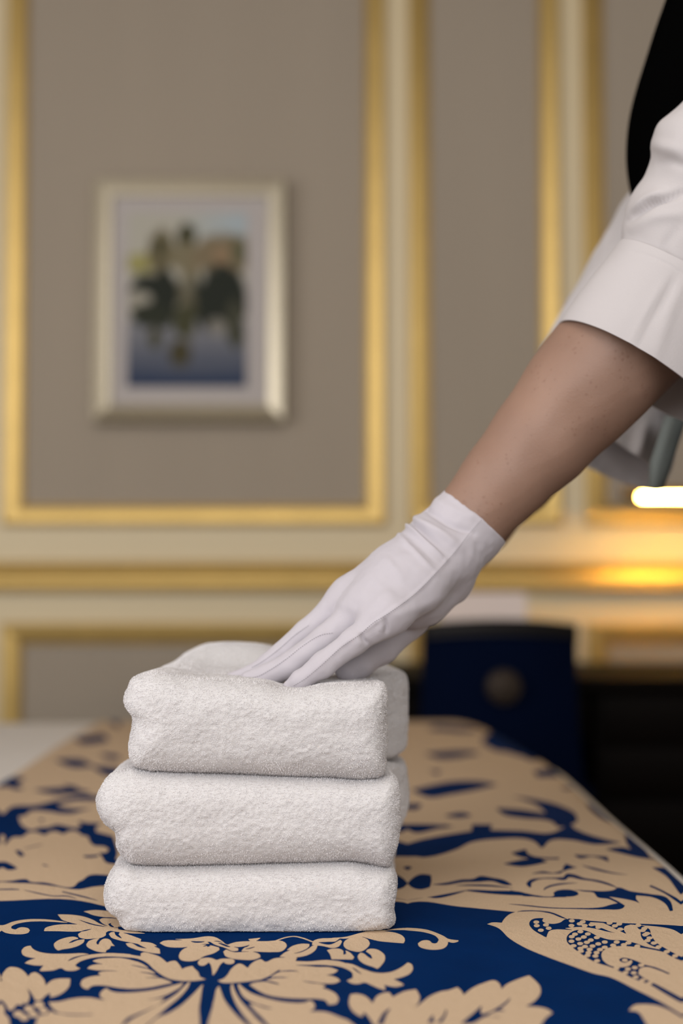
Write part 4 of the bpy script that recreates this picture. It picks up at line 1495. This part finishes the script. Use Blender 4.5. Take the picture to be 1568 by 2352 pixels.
o = mesh_from('glove', Vf, Ff, M['glove'], ppl)


# ---- sleeves
def ring(Lp, Rp, D, b, tilt, n=128, infl=0.0):
    Lp, Rp = np.array(Lp, float), np.array(Rp, float)
    c = (Lp + Rp) / 2
    U = (Rp - Lp) / 2
    r = np.linalg.norm(U)
    U = U * (1 + infl / (r * D / FPX))
    vperp = np.array([U[1], -U[0]]) / np.linalg.norm(U)
    th = np.linspace(0, 2 * np.pi, n, endpoint=False)
    out = []
    for t in th:
        q = c + U * math.cos(t) - vperp * tilt * math.sin(t)
        out.append(P(q[0], q[1], D + (b + infl) * math.sin(t)))
    return np.array(out)


def loft(rings, sub=10):
    R = np.array(rings)
    m = len(R)
    out = []
    for i in range(m - 1):
        p0, p1, p2, p3 = R[max(i - 1, 0)], R[i], R[i + 1], R[min(i + 2, m - 1)]
        for t in np.linspace(0, 1, sub, endpoint=False):
            out.append(0.5 * (2 * p1 + (p2 - p0) * t + (2 * p0 - 5 * p1 + 4 * p2 - p3) * t * t + (3 * p1 - p0 - 3 * p2 + p3) * t**3))
    out.append(R[-1])
    return np.array(out)


def cloth_tube(name, rings, parent, mat, creases=(), sub=12, noise=0.0012, thick=0.0012, seed=0.0, nscale=28):
    G = loft(rings, sub)
    V = G.reshape(-1, 3)
    F = grid_faces(G.shape[0], G.shape[1], cv=True)
    Nn = normals(V, F)
    cen = np.repeat(G.mean(1), G.shape[1], 0)
    if ((V - cen) * Nn).sum() < 0:
        F = F[:, ::-1].copy()
        Nn = -Nn
    V = V + Nn * (noise * vnoise(V * nscale + seed) + noise * 0.5 * vnoise(V * nscale * 2.6 + seed))[:, None]
    for poly, amp, w in creases:
        V = crease(V, Nn, poly, amp, w)
    o = mesh_from(name, V, F, mat, parent)
    s = o.modifiers.new('thickness', 'SOLIDIFY')
    s.thickness = thick
    s.offset = -1
    return o


shirt_near = cloth_tube('shirt_sleeve', [
    ring((1405, 580), (1725, 755), 1.335, 0.068, 36, infl=-0.002), ring((1420, 552), (1735, 735), 1.335, 0.069, 36, infl=-0.002),
    ring((1432, 500), (1760, 690), 1.335, 0.070, 36), ring((1446, 452), (1790, 640), 1.335, 0.072, 34), ring((1478, 405), (1805, 600), 1.335, 0.073, 30),
    ring((1494, 365), (1815, 560), 1.332, 0.074, 26), ring((1497, 320), (1825, 520), 1.33, 0.075, 22), ring((1512, 280), (1840, 470), 1.33, 0.075, 20),
    ring((1562, 236), (1860, 400), 1.325, 0.076, 15), ring((1640, 150), (1890, 290), 1.32, 0.078, 10), ring((1700, 60), (1930, 160), 1.34, 0.075, 5)],
    ppl, M['shirt'], creases=[
        ([(1448, 508), (1475, 482), (1500, 465), (1530, 455), (1575, 440)], -0.009, 7),
        ([(1450, 490), (1480, 462), (1520, 438)], 0.004, 11),
        ([(1440, 530), (1500, 500), (1580, 490)], 0.003, 14),
        ([(1495, 330), (1530, 340), (1568, 345)], 0.003, 16),
        ([(1500, 380), (1540, 372), (1590, 390)], -0.002, 12),
        ([(1560, 520), (1530, 560), (1520, 590)], -0.0025, 10)], seed=3.0)
cuff_near = cloth_tube('sleeve_cuff', [
    ring((1283, 742), (1657, 978), 1.335, 0.074, 50), ring((1300, 716), (1668, 945), 1.335, 0.074, 48), ring((1352, 645), (1700, 850), 1.335, 0.073, 42),
    ring((1400, 582), (1722, 762), 1.335, 0.071, 37), ring((1420, 554), (1733, 735), 1.335, 0.0705, 36)],
    ppl, M['shirt'], creases=[
        ([(1552, 632), (1520, 690), (1490, 740), (1462, 800)], -0.0030, 9),
        ([(1535, 640), (1500, 700), (1470, 760), (1445, 800)], 0.0016, 12),
        ([(1575, 640), (1545, 700), (1520, 770), (1500, 830)], 0.0018, 12),
        ([(1423, 577), (1470, 582), (1520, 600), (1568, 628), (1600, 645)], -0.0006, 2.5)], noise=0.0008, thick=0.0022, seed=9.0, nscale=18)
far_sleeve = cloth_tube('shirt_sleeve', [
    ring((1190, 940), (1525, 1120), 1.60, 0.070, 42), ring((1205, 890), (1545, 1060), 1.60, 0.070, 42), ring((1235, 815), (1570, 970), 1.61, 0.070, 40),
    ring((1290, 715), (1600, 860), 1.62, 0.070, 35), ring((1345, 610), (1640, 740), 1.63, 0.070, 30), ring((1400, 515), (1680, 640), 1.65, 0.072, 25),
    ring((1450, 440), (1710, 540), 1.66, 0.075, 20), ring((1500, 380), (1740, 440), 1.68, 0.075, 15), ring((1560, 300), (1780, 320), 1.69, 0.075, 10), ring((1600, 200), (1800, 200), 1.69, 0.075, 5)],
    ppl, M['shirt'], creases=[([(1380, 960), (1430, 990), (1480, 1090)], -0.006, 16), ([(1490, 960), (1460, 1040), (1450, 1110)], 0.004, 14)], seed=15.0, noise=0.0022)
# dark grey strip hanging at the far cuff
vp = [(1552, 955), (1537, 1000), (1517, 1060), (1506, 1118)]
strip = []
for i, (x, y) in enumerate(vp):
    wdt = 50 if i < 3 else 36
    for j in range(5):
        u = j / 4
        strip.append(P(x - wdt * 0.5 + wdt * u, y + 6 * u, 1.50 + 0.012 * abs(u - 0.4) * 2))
strip_ob = mesh_from('cuff_strip', strip, grid_faces(4, 5), M['strip_cloth'], ppl)
strip_ob['label'] = 'dark grey strip on the far sleeve opening'
lm = strip_ob.modifiers.new('thickness', 'SOLIDIFY')
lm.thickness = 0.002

# ---- vest, collar, trousers, shoes, hair
Vs = Field((0.18, 1.22, 0.85), (0.90, 1.82, 1.62), 0.006)
vest_edge = [(1545, -120), (1508, 0), (1486, 110), (1476, 215), (1470, 330), (1462, 430)]
for i in range(len(vest_edge) - 1):
    (x, y), (x2, y2) = vest_edge[i], vest_edge[i + 1]
    r = 0.078
    off = r * FPX / 1.50 + 36
    Vs.cone(P(x + off, y, 1.50), P(x2 + off, y2, 1.50), r, r, 0.02)
    Vs.cone(P(x + off + 60, y, 1.58), P(x2 + off + 60, y2, 1.58), r, r, 0.03)
Vs.cone((0.46, 1.50, 1.42), (0.58, 1.50, 1.05), 0.150, 0.140, 0.05)
Vs.ell((0.60, 1.50, 0.98), (0.15, 0.19, 0.11), 0.04)
Vs.cone((0.43, 1.40, 1.45), (0.43, 1.62, 1.45), 0.085, 0.085, 0.04)
Vv, Fv = Vs.mesh()
Vv = smooth_verts(Vv, Fv, 6)
Nv = normals(Vv, Fv)
Vv += Nv * (0.0015 * vnoise(Vv * 20))[:, None]
mesh_from('vest', Vv, Fv, M['vest'], ppl)
Ys = Field((0.30, 1.20, 1.20), (0.66, 1.84, 1.56), 0.006)
Ys.cone((0.49, 1.37, 1.39), (0.49, 1.65, 1.39), 0.076, 0.076, 0.02)
Ys.cone(P(1800, 210, 1.34), (0.49, 1.37, 1.39), 0.060, 0.075, 0.03)
Ys.cone(P(1715, 290, 1.69), (0.49, 1.65, 1.39), 0.055, 0.072, 0.03)
yv, yf = Ys.mesh()
mesh_from('shirt', smooth_verts(yv, yf, 6), yf, M['shirt'], ppl)
Ts = Field((0.40, 1.28, 0.06), (0.80, 1.72, 1.06), 0.007)
Ts.ell((0.60, 1.50, 0.93), (0.155, 0.195, 0.125), 0.04)
for sy in (-1, 1):
    Ts.cone((0.60, 1.50 + sy * 0.09, 0.92), (0.60, 1.50 + sy * 0.10, 0.50), 0.104, 0.080, 0.03)
    Ts.cone((0.60, 1.50 + sy * 0.10, 0.50), (0.62, 1.50 + sy * 0.10, 0.11), 0.079, 0.066, 0.02)
Tv, Tf = Ts.mesh()
mesh_from('trousers', smooth_verts(Tv, Tf, 4), Tf, M['trousers'], ppl)
for sy in (-1, 1):
    Hs = Field((0.40, 1.50 + sy * 0.105 - 0.07, -0.005), (0.72, 1.50 + sy * 0.105 + 0.07, 0.13), 0.005)
    Hs.cone((0.64, 1.50 + sy * 0.10, 0.052), (0.46, 1.50 + sy * 0.11, 0.042), 0.046, 0.038, 0.02)
    Hs.cut((0, 0, 0.002), (0, 0, -1))
    hv, hf = Hs.mesh()
    mesh_from('shoe', hv, hf, M['shoe'], ppl)
Hr = Field((0.34, 1.36, 1.5), (0.72, 1.64, 1.88), 0.005)
Hr.ell((0.512, 1.50, 1.74), (0.098, 0.088, 0.108), 0.01)
Hr.ell((0.615, 1.50, 1.73), (0.045, 0.045, 0.045), 0.02)
hv, hf = Hr.mesh()
mesh_from('hair', hv, hf, M['hair'], ppl)
for sy in (-1, 1):
    o = lathe('eye', [(0.0, -0.011), (0.008, -0.008), (0.010, 0), (0.008, 0.008), (0.0, 0.010)], (0.409, 1.50 + sy * 0.031, 1.712), M['hair'], ppl, n=12)

# ------------------------------------------------------------------ chair
YC = 3.17


def chair():
    cx = PY(1157, 1500, YC)[0]
    t = thing('desk_chair', 'navy velvet chair with a round bronze medallion on its back, pushed up to the desk', 'chair', (cx, YC + 0.25, 0))
    ztop = PY(1157, 1424, YC)[2]
    w0 = (PY(1338, 1500, YC)[0] - PY(976, 1500, YC)[0]) / 2
    # upholstered back shell: plan arc, widening downwards
    nz, nx = 26, 30
    zb = 0.40

    def pt(u, z, off):
        f = (ztop - z) / (ztop - zb)
        w = w0 * (1 + 0.20 * f ** 2.2)
        a = u * 0.62
        x = cx + w * math.sin(a) / math.sin(0.62)
        y = YC + 0.02 + 0.10 * (1 - math.cos(a * 1.6)) + 0.05 * f + off
        return (x, y, z + (0.004 * (1 - u * u) if False else 0.0) - 0.012 * (u * u) * (1 - f))

    zcut = ztop - 0.034
    V = []
    loop = [(u, 0.0) for u in np.linspace(-1, 1, nx)] + [(u, 0.055) for u in np.linspace(1, -1, nx)]
    zs = list(np.linspace(zb, zcut, nz))
    for z in zs:
        for u, off in loop:
            V.append(pt(u, z, off))
    F = [tuple(f) for f in grid_faces(nz, len(loop), cv=True).tolist()]
    F.append(tuple(range(len(loop)))[::-1])
    F.append(tuple((nz - 1) * len(loop) + i for i in range(len(loop))))
    o = mesh_from('backrest', V, F, M['velvet'], t)
    b = o.modifiers.new('bevel', 'BEVEL'); b.width = 0.012; b.segments = 3; b.limit_method = 'ANGLE'
    V = []
    for z in (zcut, zcut + 0.01, ztop - 0.008, ztop):
        g = 0.004 if z in (zcut + 0.01, ztop - 0.008) else 0.0
        for u, off in loop:
            V.append(pt(u, z, off + (-g if off == 0 else g)))
    F = [tuple(f) for f in grid_faces(4, len(loop), cv=True).tolist()]
    F.append(tuple(range(len(loop)))[::-1])
    F.append(tuple(3 * len(loop) + i for i in range(len(loop))))
    mesh_from('top_band', V, F, M['rail'], t)
    # medallion with a petal relief
    mc = PY(1157, 1578, YC + 0.012)
    n, m = 48, 12
    V = []
    for i in range(m):
        r = 0.036 * i / (m - 1)
        for k in range(n):
            a = 2 * math.pi * k / n
            h = 0.010 * math.sqrt(max(1 - (i / (m - 1)) ** 2, 0)) + 0.0025 * abs(math.cos(4 * a)) * math.sin(math.pi * i / (m - 1))
            V.append((mc[0] + r * math.cos(a), mc[1] + 0.006 - h, mc[2] + r * math.sin(a)))
    mesh_from('medallion', V, grid_faces(m, n, cv=True), M['bronze'], t)
    th = np.linspace(0, 2 * math.pi, 41)
    v, f = tube_mesh([(mc[0] + 0.036 * math.cos(a), mc[1] + 0.004, mc[2] + 0.036 * math.sin(a)) for a in th], 0.003, 8, cap=False)
    mesh_from('medallion_rim', v, f, M['bronze'], t)
    box('seat', (cx - 0.22, YC + 0.09, 0.40), (cx + 0.22, YC + 0.50, 0.48), M['velvet'], t, bevel=0.025, seg=4)
    box('seat_frame', (cx - 0.21, YC + 0.10, 0.36), (cx + 0.21, YC + 0.49, 0.402), M['wood'], t)
    for sx in (-1, 1):
        for yy in (YC + 0.12, YC + 0.46):
            lathe('leg', [(0, 0), (0.013, 0), (0.016, 0.01), (0.022, 0.36), (0, 0.362)], (cx + sx * 0.185, yy, 0), M['wood'], t, n=14)


chair()


# ------------------------------------------------------------------ desk
def desk():
    yf = 3.36
    ztop = PY(1450, 1557, yf)[2]
    x0 = PY(362, 1600, yf)[0]
    x1 = 1.75
    t = thing('writing_desk', 'long espresso brown wooden desk along the panelled wall', 'desk', ((x0 + x1) / 2, 3.65, 0))
    box('desk_top', (x0, yf, ztop - 0.035), (x1, YW - 0.04, ztop), M['wood'], t, bevel=0.005)
    box('apron', (x0 + 0.03, yf + 0.03, ztop - 0.15), (0.585, yf + 0.05, ztop - 0.035), M['wood'], t)
    box('back_panel', (x0 + 0.03, YW - 0.09, 0.02), (x1 - 0.03, YW - 0.07, ztop - 0.035), M['wood'], t)
    box('side_panel', (x0 + 0.01, yf + 0.02, 0.0), (x0 + 0.05, YW - 0.05, ztop - 0.035), M['wood'], t)
    # pedestals with drawers at the right
    for (a, b) in ((0.60, 1.14), (1.17, 1.72)):
        box('pedestal', (a, yf + 0.03, 0.0), (b, YW - 0.06, ztop - 0.035), M['wood'], t)
        hs = [(0.07, 0.25), (0.26, 0.43), (0.44, 0.555), (0.565, ztop - 0.045)]
        for (z0, z1) in hs:
            d = box('drawer', (a + 0.012, yf + 0.012, z0), (b - 0.012, yf + 0.032, z1), M['wood'], t, bevel=0.002)
            cxk = (a + b) / 2 - 0.02
            lathe('knob', [(0, -0.026), (0.008, -0.026), (0.011, -0.020), (0.008, -0.012), (0.005, -0.006), (0.007, 0.002), (0, 0.002)],
                  (cxk, yf + 0.012, (z0 + z1) / 2), M['bronze'], d, n=16, axis='y')
    return ztop


DZ = desk()

# ------------------------------------------------------------------ paper folder on the desk
yb = 3.60
a, b = PY(1010, 1361, yb), PY(1208, 1361, yb)
fold = thing('stationery_folder', 'pale pinkish white card folder standing on the desk behind the chair', 'folder', ((a[0] + b[0]) / 2, yb, DZ))
for nm, sgn in (('front_board', -1), ('back_board', 1)):
    V = []
    for (x, z) in ((a[0], DZ), (b[0], DZ), (b[0], a[2]), (a[0], a[2])):
        f = (z - DZ) / (a[2] - DZ)
        V.append((x, yb + sgn * (0.035 * (1 - f) + 0.001), z))
    o = mesh_from(nm, V, [(0, 1, 2, 3)], M['paper'], fold, smooth=False)
    s = o.modifiers.new('thickness', 'SOLIDIFY')
    s.thickness = 0.002


# ------------------------------------------------------------------ lamp
def lamp():
    yl = 3.76
    p0, p1 = PY(1470, 1141, yl), PY(1680, 1141, yl)
    zt = p0[2]
    xs_ = p1[0] + 0.03
    t = thing('desk_lamp', 'brass desk lamp with a glowing horizontal tube, at the right edge', 'lamp', (xs_, yl, DZ))
    lathe('tube', [(0.0, 0.0), (0.007, 0.0), (0.007, p1[0] - p0[0]), (0.0, p1[0] - p0[0])], (p0[0], yl, zt), M['tube'], t, n=16, axis='x')
    # half round shade above the tube
    V = []
    nx = 2
    for x in (p0[0] - 0.045, p1[0] + 0.03):
        V.append((x, yl + 0.027, zt - 0.0085))
        for k in range(17):
            a_ = math.pi * k / 16
            V.append((x, yl + 0.026 * math.cos(a_), zt + 0.004 + 0.020 * math.sin(a_)))
    o = mesh_from('shade', V, grid_faces(2, 18), M['brass'], t)
    s = o.modifiers.new('thickness', 'SOLIDIFY')
    s.thickness = 0.0015
    v, f = tube_mesh([(xs_, yl, DZ + 0.015), (xs_, yl, DZ + 0.2), (xs_, yl, zt)], 0.006, 12)
    mesh_from('stem', v, f, M['brass'], t)
    lathe('base', [(0, 0.0), (0.075, 0.0), (0.078, 0.006), (0.070, 0.014), (0.012, 0.022), (0, 0.022)], (xs_, yl, DZ), M['brass'], t, n=40)


lamp()
